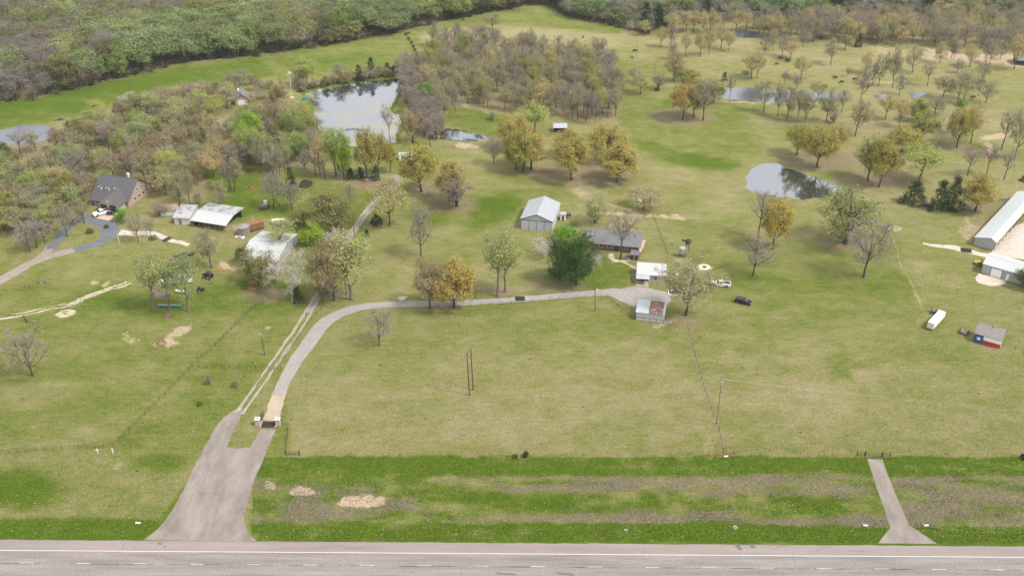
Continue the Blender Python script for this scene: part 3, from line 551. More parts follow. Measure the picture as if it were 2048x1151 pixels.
up(ribbon_w(gp([(76,519),(92,505),(104,490)]), [3.2,3.4,3.6], .010, .15, 43)).build('brown_gravel_drive', RM['loop2'], kind='structure')
up(ribbon_w(gp([(148,500),(185,490),(212,477),(220,462),(208,446),(182,437),(158,438),(141,449),(125,466),(112,484),(100,497)]), [3.6,4.2,5.2,6.6,6.6,6.4,4.6,3.6,3.4,3.4,3.4], .014, .15, 41)).build('chipseal_loop_drive', RM['loop'], kind='structure')
up(ribbon_w(gp([(238,464),(262,467),(290,466),(315,470),(340,480),(360,484),(378,490)]), [4,3,3.2,2.8,2.2,2,1.6], .010, .2, 42)).build('pale_gravel_path', RM['pad'], kind='structure')
poly_w(gp([(192,436),(214,424),(232,422),(236,430),(218,441)]), .022).build('garage_apron', RM['pinkc'], kind='structure')
up(ribbon_w(gp([(1846,487),(1880,492),(1910,495),(1935,502),(1960,508),(1985,512)]), [1.2,2.2,3,3,3,3], .010, .35, 44)).build('sandy_farm_path', RM['pad'], kind='structure')
poly_w(jag(gp([(1984,510),(1988,492),(2004,474),(2030,452),(2080,430),(2140,520),(2060,520)]), .3), .008).build('gravel_barn_yard', RM['pad'], kind='structure')
poly_w(jag(gp([(1956,546),(1950,556),(1958,566),(1985,572),(2012,568),(2010,556)]), .2), .012).build('garage_slab', RM['pad'], kind='structure')
up(ribbon_w(gp([(1262,515),(1250,523),(1228,521),(1222,513),(1224,506)]), [1.4,1.6,2,1.8,1.2], .010, .25, 45)).build('stone_garden_border', RM['sand'], kind='structure')
up(ribbon_w(gp([(1243,523),(1258,529),(1275,540)]), .9, .014, .05, 46)).build('garden_path', RM['conc'], kind='structure')
up(ribbon_w(gp([(1288,480),(1284,492),(1278,504)]), 1.2, .010, .1, 47)).build('side_path', RM['pinkc'], kind='structure')
poly_w(gp([(1271,570),(1274,560),(1299,562),(1297,574)]), .018).build('garage_apron', RM['conc'], kind='structure')

# ------------------------------------------------------------ trees
# kind: (leaf colour, bark, twig, shape, n1, n2, tips per n2, leaves per tip, leaf size, blob, twigs per tip, crown base, trunk radius, label words, category, species group)
KINDS = {
 'gold':  ((.35,.30,.075), 'dark','brown','dome', 8, 72, 8, 13, .29, .50, 1, .22, .30, 'golden yellow oak'),
 'goldp': ((.46,.395,.16), 'dark','brown','dome', 8, 56, 8, 8, .25, .55, 3, .30, .24, 'pale yellow budding oak'),
 'vivid': ((.37,.315,.055), 'dark','brown','dome', 8, 64, 8, 12, .29, .50, 1, .15, .30, 'bright orange-yellow tree'),
 'goldg': ((.26,.27,.07), 'dark','brown','dome', 8, 68, 8, 12, .29, .50, 1, .22, .30, 'yellow-green oak'),
 'olive': ((.215,.20,.07), 'dark','brown','dome', 8, 74, 8, 12, .28, .55, 1, .10, .30, 'olive-brown rounded tree'),
 'amber': ((.29,.225,.11), 'dark','brown','oval', 8, 58, 8, 8, .26, .55, 3, .18, .26, 'rusty amber budding tree'),
 'tan':   ((.37,.345,.165), 'dark','brown','dome', 8, 54, 8, 7, .22, .60, 5, .28, .24, 'tan budding oak'),
 'bud':   ((.27,.27,.12), 'dark','grey','oval', 8, 54, 8, 7, .23, .60, 5, .25, .22, 'thinly budding tree'),
 'lime':  ((.30,.36,.075), 'grey','grey','up', 8, 56, 8, 8, .26, .60, 2, .22, .26, 'lime green leafing tree'),
 'limep': ((.30,.37,.10), 'grey','grey','up', 9, 56, 8, 5, .24, .65, 3, .22, .30, 'pale lime tree'),
 'bright':((.20,.34,.03), 'dark','brown','oval', 8, 70, 8, 12, .29, .50, 0, .08, .24, 'bright green leafy tree'),
 'green': ((.17,.215,.055), 'dark','brown','dome', 10, 60, 8, 6, .27, .60, 3, .08, .40, 'green broad-crowned tree'),
 'oliveg':((.15,.20,.05), 'dark','brown','fan', 10, 44, 7, 4, .30, .55, 4, .05, .16, 'green multi-stemmed tree'),
 'bare':  ((.20,.17,.14), 'dark','grey','oval', 9, 46, 8, 0, .2, .6, 8, .22, .22, 'bare grey-twigged tree'),
 'bareu': ((.20,.17,.14), 'dark','grey','up', 8, 34, 7, 0, .2, .6, 7, .25, .24, 'bare dark-limbed tree'),
 'plum':  ((.20,.17,.14), 'dark','plum','fan', 10, 46, 8, 0, .2, .6, 8, .08, .20, 'bare purplish-brown tree'),
 'pale':  ((.40,.36,.30), 'pale','pale','oval', 9, 46, 8, 1, .2, .6, 7, .15, .20, 'bare silvery-white tree'),
 'snag':  ((.20,.17,.14), 'grey','dark','up', 5, 7, 2, 0, .2, .5, 2, .30, .26, 'dead grey snag'),
 'pine':  ((.075,.125,.03), 'dark','dark','oval', 9, 76, 8, 12, .30, .55, 0, .04, .28, 'dark green pine'),
 'cedar': ((.045,.070,.022), 'dark','dark','cone', 8, 66, 6, 12, .30, .42, 0, .02, .18, 'dark green cedar'),
}
TH0 = 12.                                                        # every variant is built 12 m tall and 12 m across, then scaled
def norm(a): return a / np.maximum(np.linalg.norm(a, axis=-1, keepdims=True), 1e-9)
def make_variant(kind, seed, lod=1.):
    col, bark, tw, shape, n1, n2, nt, nl, ls, blob, ntw, zb, tr = KINDS[kind][:13]
    g = np.random.default_rng(seed); r = random.Random(seed)
    if lod < 1 and nl <= 1: nl = 7; ls = .17; ntw = 3
    elif lod < 1: ntw = min(ntw, 2); nl = max(nl, 7)
    Hh = TH0; Rr = 6.0; zb = zb*Hh
    zc = {'dome': zb + (Hh-zb)*.40, 'oval': zb + (Hh-zb)*.50, 'up': zb + (Hh-zb)*.58, 'fan': zb + (Hh-zb)*.55, 'cone': zb + (Hh-zb)*.3}[shape]
    lobes = [(r.uniform(0, 2*pi), r.uniform(.78, 1.08)) for _ in range(7)]
    def lobe(th): return sum(l*max(0, cos(th-a))**6 for a, l in lobes)/max(sum(max(0, cos(th-a))**6 for a, l in lobes), .02)
    T2 = []
    while len(T2) < n2:
        th = r.uniform(0, 2*pi); u = r.uniform(-1, 1) if shape in ('oval', 'fan') else r.uniform(-.75, 1)
        rad = r.uniform(.55, .95) if r.random() < .85 else r.uniform(.2, .55)
        if shape == 'cone':
            z = zb + (Hh-zb)*(r.random()**1.3); w = (1-(z-zb)/(Hh-zb))*Rr*.92 + .3; p = (w*r.uniform(.5, .95)*cos(th), w*r.uniform(.5, .95)*sin(th), z); T2.append(p); continue
        h = math.sqrt(1-u*u)*Rr*lobe(th)*rad; z = zc + u*rad*((Hh-zc) if u > 0 else (zc-zb))*(.85+.2*r.random())
        if shape == 'up': h *= .45 + .6*(z-zb)/(Hh-zb)
        if shape == 'fan': h *= .35 + .7*(z-zb)/(Hh-zb)
        T2.append((h*cos(th), h*sin(th), min(z, Hh-.3)))
    T2 = np.array(T2); lean = np.array((r.uniform(-.5, .5), r.uniform(-.5, .5), 0))
    mb = MB(); forks = []
    if shape == 'fan':
        top = np.array((0, 0, .6)); mb.tube([(0,0,-.3),(0,0,.2),(0,0,.6)], [tr*1.5, tr*1.3, tr*1.1], 7)
        trunk = [np.array((0,0,.1)), np.array((0,0,.6))]
    else:
        th_ = zb + (Hh-zb)*(.45 if shape in ('dome','fan') else .85 if shape == 'cone' else .62)
        trunk = [np.array((0, 0, -.3)), np.array((0, 0, .25))] + [lean*(k/5)**1.3*1.1 + np.array((g.normal(0, .08), g.normal(0, .08), th_*k/5)) for k in range(1, 6)]
        rs = [tr*1.5, tr*1.2] + [tr*(1.02-.75*(k/5)**1.2) for k in range(1, 6)]; mb.tube(trunk, rs, 7)
    def on_trunk(z):
        for a, b in zip(trunk[:-1], trunk[1:]):
            if b[2] >= z: return a + (b-a)*((z-a[2])/max(b[2]-a[2], 1e-6))
        return trunk[-1]
    # main limbs: cluster the clump centres by farthest-point picks
    pick = [int(g.integers(n2))]
    while len(pick) < n1: d = np.min(np.linalg.norm(T2[:, None]-T2[pick][None], axis=2), axis=1); pick.append(int(d.argmax()))
    own = np.argmin(np.linalg.norm(T2[:, None]-T2[pick][None], axis=2), axis=1)
    for q in range(n1):
        mem = T2[own == q]; end = mem.mean(0)*.9 if len(mem) else T2[pick[q]]
        z0 = min(max(zb*.8, end[2]-hypot(end[0], end[1])*(.9 if shape != 'cone' else .1)), trunk[-1][2]); z0 = .3 if shape == 'fan' else max(z0, zb*.7)
        a = on_trunk(z0); c = a + (end-a)*np.array((.55, .55, .30 if shape not in ('up', 'fan') else .45)) + g.normal(0, .25, 3)
        P = [a*(1-t)**2 + 2*c*t*(1-t) + end*t*t + (g.normal(0, .10, 3) if 0 < t < 1 else 0) for t in np.linspace(0, 1, 6)]
        r0 = tr*(.50 if shape != 'cone' else .2); mb.tube(P, [r0*(1-.72*t) for t in np.linspace(0, 1, 6)], 5, cap=False)
        for m_ in mem:
            k = int(g.integers(2, 6)); s_ = P[k]; mid = (s_+m_)/2 + g.normal(0, .22, 3) + np.array((0, 0, .12)); mb.tube([s_, mid, m_], [r0*.34, r0*.24, r0*.10], 4, cap=False)
    n2_ = len(T2)
    tips = np.repeat(T2, nt, 0) + g.normal(0, 1, (n2_*nt, 3))*np.array((.75, .75, .50))*(1 if shape != 'snag' else .6)
    par = np.repeat(T2, nt, 0); V = []; C_ = []; MI = []
    def tri(a, b, c, col_, mi): V.append(np.stack([a, b, c], 1)); C_.append(col_); MI.append(np.full(len(a), mi))
    # thin branchlets from clump centre to tip
    dirn = norm(tips-par); side = norm(np.cross(dirn, g.normal(0, 1, tips.shape))); w = .035
    tri(par-side*w, par+side*w, tips, np.tile((1.,1.,1.), (len(tips), 1)), 0)
    if ntw:
        n = int(len(tips)*ntw*lod); b_ = tips[g.integers(0, len(tips), n)]; out = norm(b_ - np.array((0, 0, zc*.75))*1.0)
        dd = norm(out*1.0 + g.normal(0, .75, b_.shape) + np.array((0, 0, .35))); L_ = g.uniform(.5, 1.25, (n, 1)); st = b_ - dd*L_*.5 + g.normal(0, .15, b_.shape)
        sd = norm(np.cross(dd, g.normal(0, 1, b_.shape))); w = .034 if nl == 0 else .022
        tri(st-sd*w, st+sd*w, st+dd*L_, np.tile((1.,1.,1.), (n, 1)), 0)
    if nl:
        lf_ = .45 if (lod < 1 and KINDS[kind][7] <= 1) else 1.
        n = int(len(tips)*nl*lod); b_ = tips[g.integers(0, len(tips), n)]; c = b_ + g.normal(0, blob*.75, b_.shape)
        out = norm(c - np.array((0, 0, zc*.8))); nn = norm(out*.7 + np.array((0, 0, .55)) + g.normal(0, .55, c.shape))
        u = norm(np.cross(nn, g.normal(0, 1, c.shape))); v = np.cross(nn, u); s_ = ls/(math.sqrt(lod) if lod > .5 else math.sqrt(lod)*1.05)*g.uniform(.65, 1.25, (n, 1))
        val = g.uniform(.72, 1.28, (n, 1)); yl = g.normal(0, .06, (n, 1)); col_ = np.concatenate([val*(1+yl), val, val*(1-yl)], 1)
        tri(c-u*s_*.6*lf_-v*s_*.35, c+u*s_*.6*lf_-v*s_*.35, c+v*s_*.75/lf_, col_, 1)
    V = np.concatenate(V); Cc = np.concatenate(C_); MI = np.concatenate(MI)
    rr_ = np.percentile(np.hypot(V[:, 0, 0], V[:, 0, 1]), 95); zz_ = np.percentile(V[:, :, 2], 99); k_ = np.array((6./rr_, 6./rr_, 12./zz_))
    if shape != 'snag': V = V*k_; mb.v = [(a*k_[0], b*k_[1], c*k_[2]) for a, b, c in mb.v]
    return mb, V, Cc, MI
def tri_mesh(name, V, Cc, MI, mats):
    n = len(V); me = bpy.data.meshes.new(name); me.vertices.add(n*3); me.vertices.foreach_set('co', V.reshape(-1).astype(np.float32))
    me.loops.add(n*3); me.loops.foreach_set('vertex_index', np.arange(n*3, dtype=np.int32)); me.polygons.add(n); me.polygons.foreach_set('loop_start', np.arange(0, n*3, 3, dtype=np.int32))
    me.polygons.foreach_set('material_index', MI.astype(np.int32)); me.update(calc_edges=True)
    for m in mats: me.materials.append(m)
    ca = me.color_attributes.new('tint', 'BYTE_COLOR', 'POINT')
    c4 = np.ones((n*3, 4), np.float32); c4[:, :3] = np.clip(np.repeat(Cc, 3, 0)*.7, 0, 1); ca.data.foreach_set('color', c4.ravel()); return me
LM = {k: leafmat(k+'_leaves', tuple(min(1, c/.7) for c in v[0])) for k, v in KINDS.items()}
VAR = {}
def variants(kind):
    if kind not in VAR:
        nv = 4 if kind in ('bare','bud','gold','tan') else 3 if kind in ('goldp','amber','limep','lime','plum') else 2; VAR[kind] = []
        for i in range(nv):
            mb, V, Cc, MI = make_variant(kind, hash_(kind)+i*31); bm_ = bpy.data.meshes.new(kind+'_trunk'); bm_.from_pydata(mb.v, [], mb.f); bm_.materials.append(BK[KINDS[kind][1]]); bm_.shade_smooth()
            VAR[kind].append((bm_, tri_mesh(kind+'_crown', V, Cc, MI, [TW[KINDS[kind][2]], LM[kind]])))
    return VAR[kind]
def hash_(s): return sum(ord(c)*(i+3) for i, c in enumerate(s))
TREES = []                                                       # (x, y, radius) of everything planted
def plant(kind, x, y, h, w, label, group, cat='tree', rot=None, name=None):
    vs = variants(kind); tm, cm = rnd.choice(vs)
    nm = name or {'pine': 'pine_tree', 'cedar': 'cedar_tree', 'snag': 'dead_tree'}.get(kind, 'oak_tree' if 'oak' in KINDS[kind][13] else 'bare_tree' if kind in ('bare','bareu','plum','pale') else 'leafing_tree')
    e = thing(nm, label, cat, x, y, rnd.uniform(0, 2*pi) if rot is None else rot, group); e.scale = (w/TH0, w/TH0, h/TH0)
    e.rotation_euler[0] = rnd.gauss(0, .03); e.rotation_euler[1] = rnd.gauss(0, .03)
    for n_, me in (('trunk', tm), ('crown', cm)): link(bpy.data.objects.new(n_, me), e)
    TREES.append((x, y, w/2)); return e
def size_from(pb, pt, wpx):
    d = dlt(pb); k = mpp(pb); w = wpx*k; Pm = (pb-pt)*k; h = 8.
    for _ in range(30): c = .36*h; h += .5*(Pm - ((h-c)*cos(d) + math.sqrt((c*cos(d))**2 + (w/2*sin(d))**2)))
    return max(h, 1.2), w
LAND = [('the large algae-covered pond',705,215),('the small reedy pond',930,270),('the kidney-shaped pond',1575,360),('the narrow far pond',1490,187),('the far-left pond',40,270),('the ranch house',1232,500),('the big metal barn',1085,455),
 ('the flag-painted shed',1975,690),('the white box trailer',1868,655),('the long white-roofed barn',1975,480),('the right-hand garage',1995,555),('the black car',1486,606),('the rust-roofed shed',1300,640),('the white-roofed garage',1303,565),
 ('the dormered brick house',245,420),('the loop drive',180,465),('the open-sided livestock shed',437,450),('the round silo',488,465),('the white barn by the lane',530,515),('the double power pole',942,789),('the tin shelter by the woods',1120,262),
 ('the wind turbine',582,195),('the gravel driveway curve',660,640),('the teal pipe rack',340,614),('the excavator',533,415),('the tiny garden pond',612,365),('the hipped-roof house',488,208),('the sandy clearing',1930,118),('the far green meadow',1130,40)]
HAND = []
def T_(rows):
    for r_ in rows.strip().split('\n'):
        for it in r_.split(';'):
            q = it.split()
            if len(q) == 5: HAND.append((float(q[0]), float(q[1]), float(q[2]), float(q[3]), q[4]))
T_('''1147 115 76 34 tan;1195 113 75 34 bud;1273 117 82 10 snag;1321 94 55 26 goldp;1308 151 118 18 snag;1346 120 83 22 bare;1347 162 106 44 amber;1371 112 62 28 goldp;1400 114 60 30 goldp;1418 110 55 26 goldp
1281 189 145 42 goldp;1268 165 133 30 tan;1316 178 147 28 plum;1362 163 133 32 green;1385 165 140 34 gold;1365 240 165 56 gold;1387 235 163 50 gold;1406 241 160 54 bare;1427 205 160 42 goldg
1442 97 48 34 goldp;1456 102 62 24 goldp;1502 157 98 44 goldp;1514 157 106 32 tan;1448 162 144 14 cedar;1458 204 152 20 bareu;1529 111 65 30 bare;1564 112 72 22 bare;1581 118 80 34 goldp;1601 158 112 40 goldp;1569 170 141 16 bare;1592 178 150 24 bare
1661 130 78 34 tan;1695 153 135 12 bare;1731 147 103 30 goldp;1527 223 160 46 tan;1555 233 170 28 bud;1573 241 176 36 bud;1595 236 180 30 bud;1610 246 185 38 tan;1635 200 160 36 goldp;1653 244 180 44 bud;1683 225 180 30 tan;1667 246 222 28 plum;1710 272 200 48 tan;1721 201 130 36 bare
1757 171 112 30 bare;1744 169 125 18 bare;1785 175 95 36 tan;1798 190 148 30 bare;1824 146 92 40 tan;1854 172 128 28 bareu;1879 127 85 28 goldp;1902 117 75 26 tan;1907 120 78 22 bare;1913 146 118 26 bare;1939 134 88 34 goldp;1970 123 80 24 bare;1979 129 85 26 tan;1965 165 122 34 tan;1956 192 150 22 bare
1885 198 150 48 tan;1914 206 138 50 tan;1928 198 145 34 tan;1971 206 163 40 bare;2000 119 85 24 bare;2027 139 68 40 goldp;1771 238 188 40 goldp;1797 254 195 34 goldp
1841 285 220 62 goldg;1833 243 198 44 goldg;1868 227 195 44 bud;1913 295 213 56 gold;1941 286 203 52 goldp;1907 268 222 26 tan;1925 212 198 26 bright;1805 303 250 70 gold;1735 361 274 60 goldg;1757 374 280 58 gold;1793 344 308 24 tan;1837 366 288 92 lime
1826 406 360 54 cedar;1878 420 362 46 cedar;1903 416 354 44 cedar;1950 422 346 72 gold;1935 351 296 34 bareu;1973 349 288 34 bareu;2008 359 298 34 bareu;2002 300 216 42 bareu;2029 317 222 46 tan;1910 369 340 20 bare;2052 574 528 50 pine;2052 362 345 24 cedar
1593 311 246 54 gold;1633 334 248 68 gold;1664 307 250 50 gold;1682 280 247 42 tan
1517 476 385 56 bareu;1506 550 468 72 bare;1546 498 398 62 vivid;1690 486 375 130 green;1727 554 436 94 bare;1568 404 362 18 bareu
843 383 288 78 gold;899 403 322 58 gold;914 412 338 78 plum;988 330 275 36 bare;1046 343 260 74 gold;1032 340 272 50 gold;1062 338 262 78 gold;1030 300 229 68 gold;1142 360 272 80 gold;1135 312 258 60 gold;1215 320 250 84 gold;1235 363 288 82 gold
1068 268 205 68 lime;1102 268 205 16 snag;826 285 222 58 amber;860 292 235 38 bare;1287 418 368 78 tan;1190 447 400 52 oliveg
631 350 300 36 bareu;672 352 256 62 lime;688 358 262 40 bright;650 357 275 46 goldp;735 358 260 50 gold;757 350 262 40 gold;781 344 285 30 gold;781 285 210 24 bareu;722 357 334 22 cedar;751 358 330 24 cedar;701 355 335 22 cedar
779 452 362 80 goldp;753 447 424 26 cedar;733 472 458 14 cedar;842 512 408 60 bare;655 455 380 104 olive;598 455 418 52 olive;701 407 368 28 bare
627 487 441 54 bright;563 502 436 68 limep;520 565 498 90 olive;490 525 492 34 pine;585 603 498 88 pale;596 601 572 28 cedar;668 601 478 98 amber;640 590 500 60 limep;693 587 498 30 bareu;703 599 468 92 limep;672 503 455 46 pale;722 508 468 42 limep;646 598 566 38 green
860 617 518 72 amber;908 614 515 90 gold;995 592 458 72 limep;1010 584 474 62 limep;759 691 616 64 bare
1120 562 476 66 pine;1152 568 466 76 pine;1129 484 446 54 bright;1088 512 473 54 pale;1187 544 498 36 pale;1241 518 424 70 bareu;1371 630 512 120 bud
60 503 443 54 bare;74 495 438 54 bare;90 485 440 40 bare;135 473 408 46 bare;169 447 393 42 bud;277 483 424 38 bare;302 471 437 24 bare;243 440 415 28 bright;322 430 402 42 plum
308 622 505 60 limep;340 620 520 60 limep;377 622 512 72 limep;423 535 458 62 bud;65 751 658 88 bare;441 421 363 48 bud;585 420 362 46 bare;548 418 343 46 bare;470 382 315 42 bud;462 378 312 36 bare;361 418 343 48 bud;380 406 340 36 bud;397 412 385 22 plum;583 374 334 28 cedar
615 173 118 48 lime;600 172 140 38 plum;682 163 125 36 bud;745 153 116 24 cedar;718 160 130 26 cedar;775 148 126 22 cedar;790 147 130 28 cedar;815 140 103 38 bare;652 173 153 20 olive;700 162 138 26 bud;733 156 132 22 bare;760 150 130 22 amber
852 200 163 36 bright;866 210 173 34 bright;862 133 98 46 goldg;534 200 162 22 bud;547 197 160 20 amber;565 201 158 20 bud;522 196 160 24 bare
597 301 210 44 limep;607 295 213 52 goldg;586 285 212 40 limep;500 300 222 58 bright;530 266 228 34 bright;549 265 200 40 amber;497 328 254 46 lime;506 327 256 44 lime;523 345 272 44 bud;520 330 262 40 lime;480 270 222 40 amber;516 245 205 34 lime
985 61 26 38 tan;1299 68 38 18 pine;1288 70 40 30 goldp;1387 62 22 34 goldp;1372 64 24 30 goldp;1405 66 24 36 goldp;1265 61 42 26 pale;1342 96 52 22 bare;1545 100 62 26 tan;1640 76 55 16 cedar;1716 94 68 16 cedar;1690 100 70 30 tan;1605 92 56 26 bare
0 312 283 44 pine;128 312 284 36 pine;110 330 300 34 pine;95 345 315 28 pine;120 240 245 20 bud;180 238 218 28 lime;195 228 200 36 lime;205 236 218 20 plum;250 212 190 28 pale;262 206 182 26 pale;236 222 200 20 cedar;255 278 250 36 lime;310 262 230 62 olive;205 284 243 60 plum;230 280 245 50 plum
42 310 262 44 bareu;72 302 262 40 tan;115 300 255 36 amber;140 280 244 26 cedar;208 378 340 42 lime;143 400 345 44 goldg;120 410 362 40 olive;30 420 385 30 pine;165 385 335 50 bare;292 370 300 52 tan;262 356 300 34 bare;215 366 305 40 tan;230 365 300 36 bud;170 345 290 40 tan;150 390 360 20 bare
500 170 146 20 lime;488 160 137 24 bare;470 172 142 34 bare;480 180 146 30 bare;510 182 150 22 amber;455 165 150 16 bud;430 195 162 40 goldg;405 190 160 36 bud;610 340 300 30 bare;570 345 285 32 bud;560 352 300 32 bud;545 340 295 40 pale;640 350 300 24 bud
985 240 222 22 plum;905 213 165 24 tan;895 212 168 22 tan;1010 218 170 26 tan;1172 245 178 26 bareu;1190 250 185 22 bare;1200 240 180 26 lime;1216 236 190 22 bareu;1235 208 175 24 bare;1155 240 195 22 bareu;1218 190 130 30 bare;975 215 175 26 tan;911 222 170 22 bare''')
def make_labels():
    from collections import defaultdict
    D_ = defaultdict(list); out = [None]*len(HAND)
    for i, (px, pb, pt, w, k) in enumerate(HAND):
        best = sorted(LAND, key=lambda l: (px-l[1])**2 + ((pb-l[2])*2.2)**2)[0]; dx = px-best[1]; dy = (pb-best[2])*2.2
        if abs(dx) > abs(dy)*1.2: d = 'right of' if dx > 0 else 'left of'
        else: d = 'in front of' if dy > 0 else 'behind'
        if hypot(dx, dy) > 150: d = {'right of': 'well right of', 'left of': 'well left of', 'in front of': 'well in front of', 'behind': 'far behind'}[d]
        h, ww = size_from(pb, pt, w); a = ('small ' if h < 6 else 'tall ' if h > 13.5 else '') + ('slender ' if ww < h*.5 else 'wide ' if ww > h*1.15 else '')
        D_[(a, k, d, best[0])].append(i)
    ords = ['leftmost', 'second from left', 'third from left', 'fourth from left', 'fifth from left', 'sixth from left', 'seventh from left', 'eighth from left', 'ninth from left', 'tenth from left']
    for (a, k, d, l), ii in D_.items():
        ii.sort(key=lambda i: HAND[i][0]); base = KINDS[k][13]
        for n_, i in enumerate(ii):
            out[i] = f'{a}{base} {d} {l}' + ('' if len(ii) == 1 else f', {ords[n_]}')
    return [o if len(o.split()) <= 16 else o.replace(' from left', '').replace('slender ', '') for o in out]
labs = make_labels(); seen = set()
for (px, pb, pt, w, k), lab in zip(HAND, labs):
    x, y = G(px, pb); h, ww = size_from(pb, pt, w)
    assert lab not in seen, lab
    seen.add(lab); plant(k, x, y, h, ww, lab, {'gold': 'golden oaks in the pastures', 'pine': 'dark pines', 'cedar': 'dark cedars'}.get(k, 'trees around the pastures and ponds'))

# scattered trees of the open woods, each a thing of its own
KEEP_OFF = [[(-20,255),(112,255),(135,335),(-20,352)], [(170,360),(330,360),(330,450),(170,450)], [(330,405),(500,405),(500,470),(330,470)], [(460,180),(520,180),(515,232),(455,225)], [(345,395),(400,360),(500,350),(560,360),(560,430),(400,440)], [(300,268),(345,268),(345,290),(300,290)], [(188,312),(225,312),(225,335),(188,335)], [(210,355),(330,350),(330,372),(210,376)], [(430,255),(520,255),(540,225),(470,215)], [(570,330),(640,340),(640,380),(570,380)]] + list(PONDS.values())
WOODS = []
def inside(px, py, poly):
    c = False
    for i in range(len(poly)):
        a = poly[i]; b = poly[i-1]
        if (a[1] > py) != (b[1] > py) and px < (b[0]-a[0])*(py-a[1])/(b[1]-a[1])+a[0]: c = not c
    return c
def near_lane(px, py, m=7):
    x, y = G(px, py); return min(hypot(x-a[0], y-a[1]) for a in lane) < m*.3 + 1.8
def scatter(poly, spacing, kinds, hr, wr, label, group, keep=KEEP_OFF, tries=6000, nmax=400, gr=None):
    xs = [p[0] for p in poly]; ys = [p[1] for p in poly]; n = 0; mine = []
    for _ in range(tries):
        px = rnd.uniform(min(xs), max(xs)); py = rnd.uniform(min(ys), max(ys))
        if not inside(px, py, poly) or any(inside(px, py, q) for q in keep) or near_lane(px, py): continue
        x, y = G(px, py); sp = spacing*rnd.uniform(.75, 1.3)
        if any(hypot(x-a, y-b) < min(sp, .62*(r_+2.6)+.5) for a, b, r_ in TREES) : continue
        k = rnd.choice(kinds); h = rnd.uniform(*hr); w = rnd.uniform(*wr)
        e = plant(k, x, y, h, w, f'{KINDS[k][13]} {label}', f'{KINDS[k][13]}s {group}'); n += 1
        b_ = sorted(LAND, key=lambda l: (px-l[1])**2 + ((py-l[2])*2.2)**2)[0]; dx = px-b_[1]; dy = (py-b_[2])*2.2
        d = ('right of' if dx > 0 else 'left of') if abs(dx) > abs(dy)*1.2 else 'in front of' if dy > 0 else 'behind'
        sz = 'small ' if h < 9.3 else 'tall ' if h > 11.3 else ''; wd = 'narrow ' if w < 7 else 'broad ' if w > 9 else ''
        WOODS.append((e, (sz, wd, k, d, b_[0], group), px))
        if n >= nmax: break
    return n
nA = scatter(WOOD_L, 7.6, ['tan','tan','bud','bud','bare','bare','goldg','bud','olive','goldp','limep','lime','goldp','plum','amber'], (8, 12.5), (7, 11.5), 'in the wood around the lane on the left', 'in the left wood', nmax=150)
nB = scatter(WOOD_M, 4.6, ['tan','tan','bud','bare','bareu','tan','goldp','tan','bare','bud','goldg'], (9, 13), (5.5, 9), 'in the central wood behind the ponds', 'in the central wood', nmax=170)
BR = [(806,150),(832,146),(845,180),(872,235),(885,262),(880,285),(850,275),(832,240),(820,210),(806,190)]
nC = scatter(BR, 4.5, ['plum','bare','bare','plum','bare'], (7, 10), (5.5, 8.5), 'in the thicket on the right bank of the large pond', 'on the right pond bank', keep=[], nmax=40)
DM = [(592,176),(640,172),(700,160),(760,150),(812,140),(812,150),(760,157),(700,168),(640,178),(600,184)]
nD = scatter(DM, 4.0, ['olive','bud','plum','bare','green'], (3.5, 6.5), (4, 6), 'on the far pond bank', 'on the far pond bank', keep=[], nmax=26)
nE = scatter([(1330,58),(1450,60),(1560,52),(1680,46),(1800,44),(2100,44),(2100,100),(1960,100),(1880,97),(1790,92),(1720,92),(1600,84),(1520,78),(1460,66),(1400,70),(1330,66)], 7.5, ['tan','goldp','tan','bare','bare','bud','goldp'], (9.5, 13), (7, 10), 'in the far wood edge above the right pasture', 'in the far right wood', keep=list(PONDS.values()), nmax=140)
def label_woods():
    from collections import defaultdict
    D_ = defaultdict(list); used_ = set(labs)
    for e, key, px in WOODS: D_[key].append((px, e))
    o_ = ['leftmost', 'second from left', 'third from left', 'fourth from left', 'fifth from left', 'sixth from left', 'seventh from left', 'eighth from left', 'ninth from left', 'tenth from left', 'eleventh from left', 'twelfth from left', 'thirteenth from left', 'fourteenth from left']
    for (sz, wd, k, d, l, group), ii in D_.items():
        ii.sort(key=lambda q: q[0]); base = f'{sz}{wd}{KINDS[k][13]} {group}, {d} {l}'
        for n_, (px, e) in enumerate(ii):
            w_ = base + ('' if len(ii) == 1 or len(ii) > 14 else f', {o_[n_]}')
            if len(w_.split()) > 16: w_ = w_.replace(' '+group+',', '')
            if len(w_.split()) > 16: w_ = w_.replace(' from left', '')
            if w_ in used_ and len(ii) <= 14: w_ = ('upper ' if e.location.y > 330 else 'lower ') + w_
            if len(ii) <= 14:
                while w_ in used_: w_ = 'other ' + w_
            e['label'] = w_; used_.add(w_)
label_woods()
print('scattered', nA, nB, nC, nD, nE)

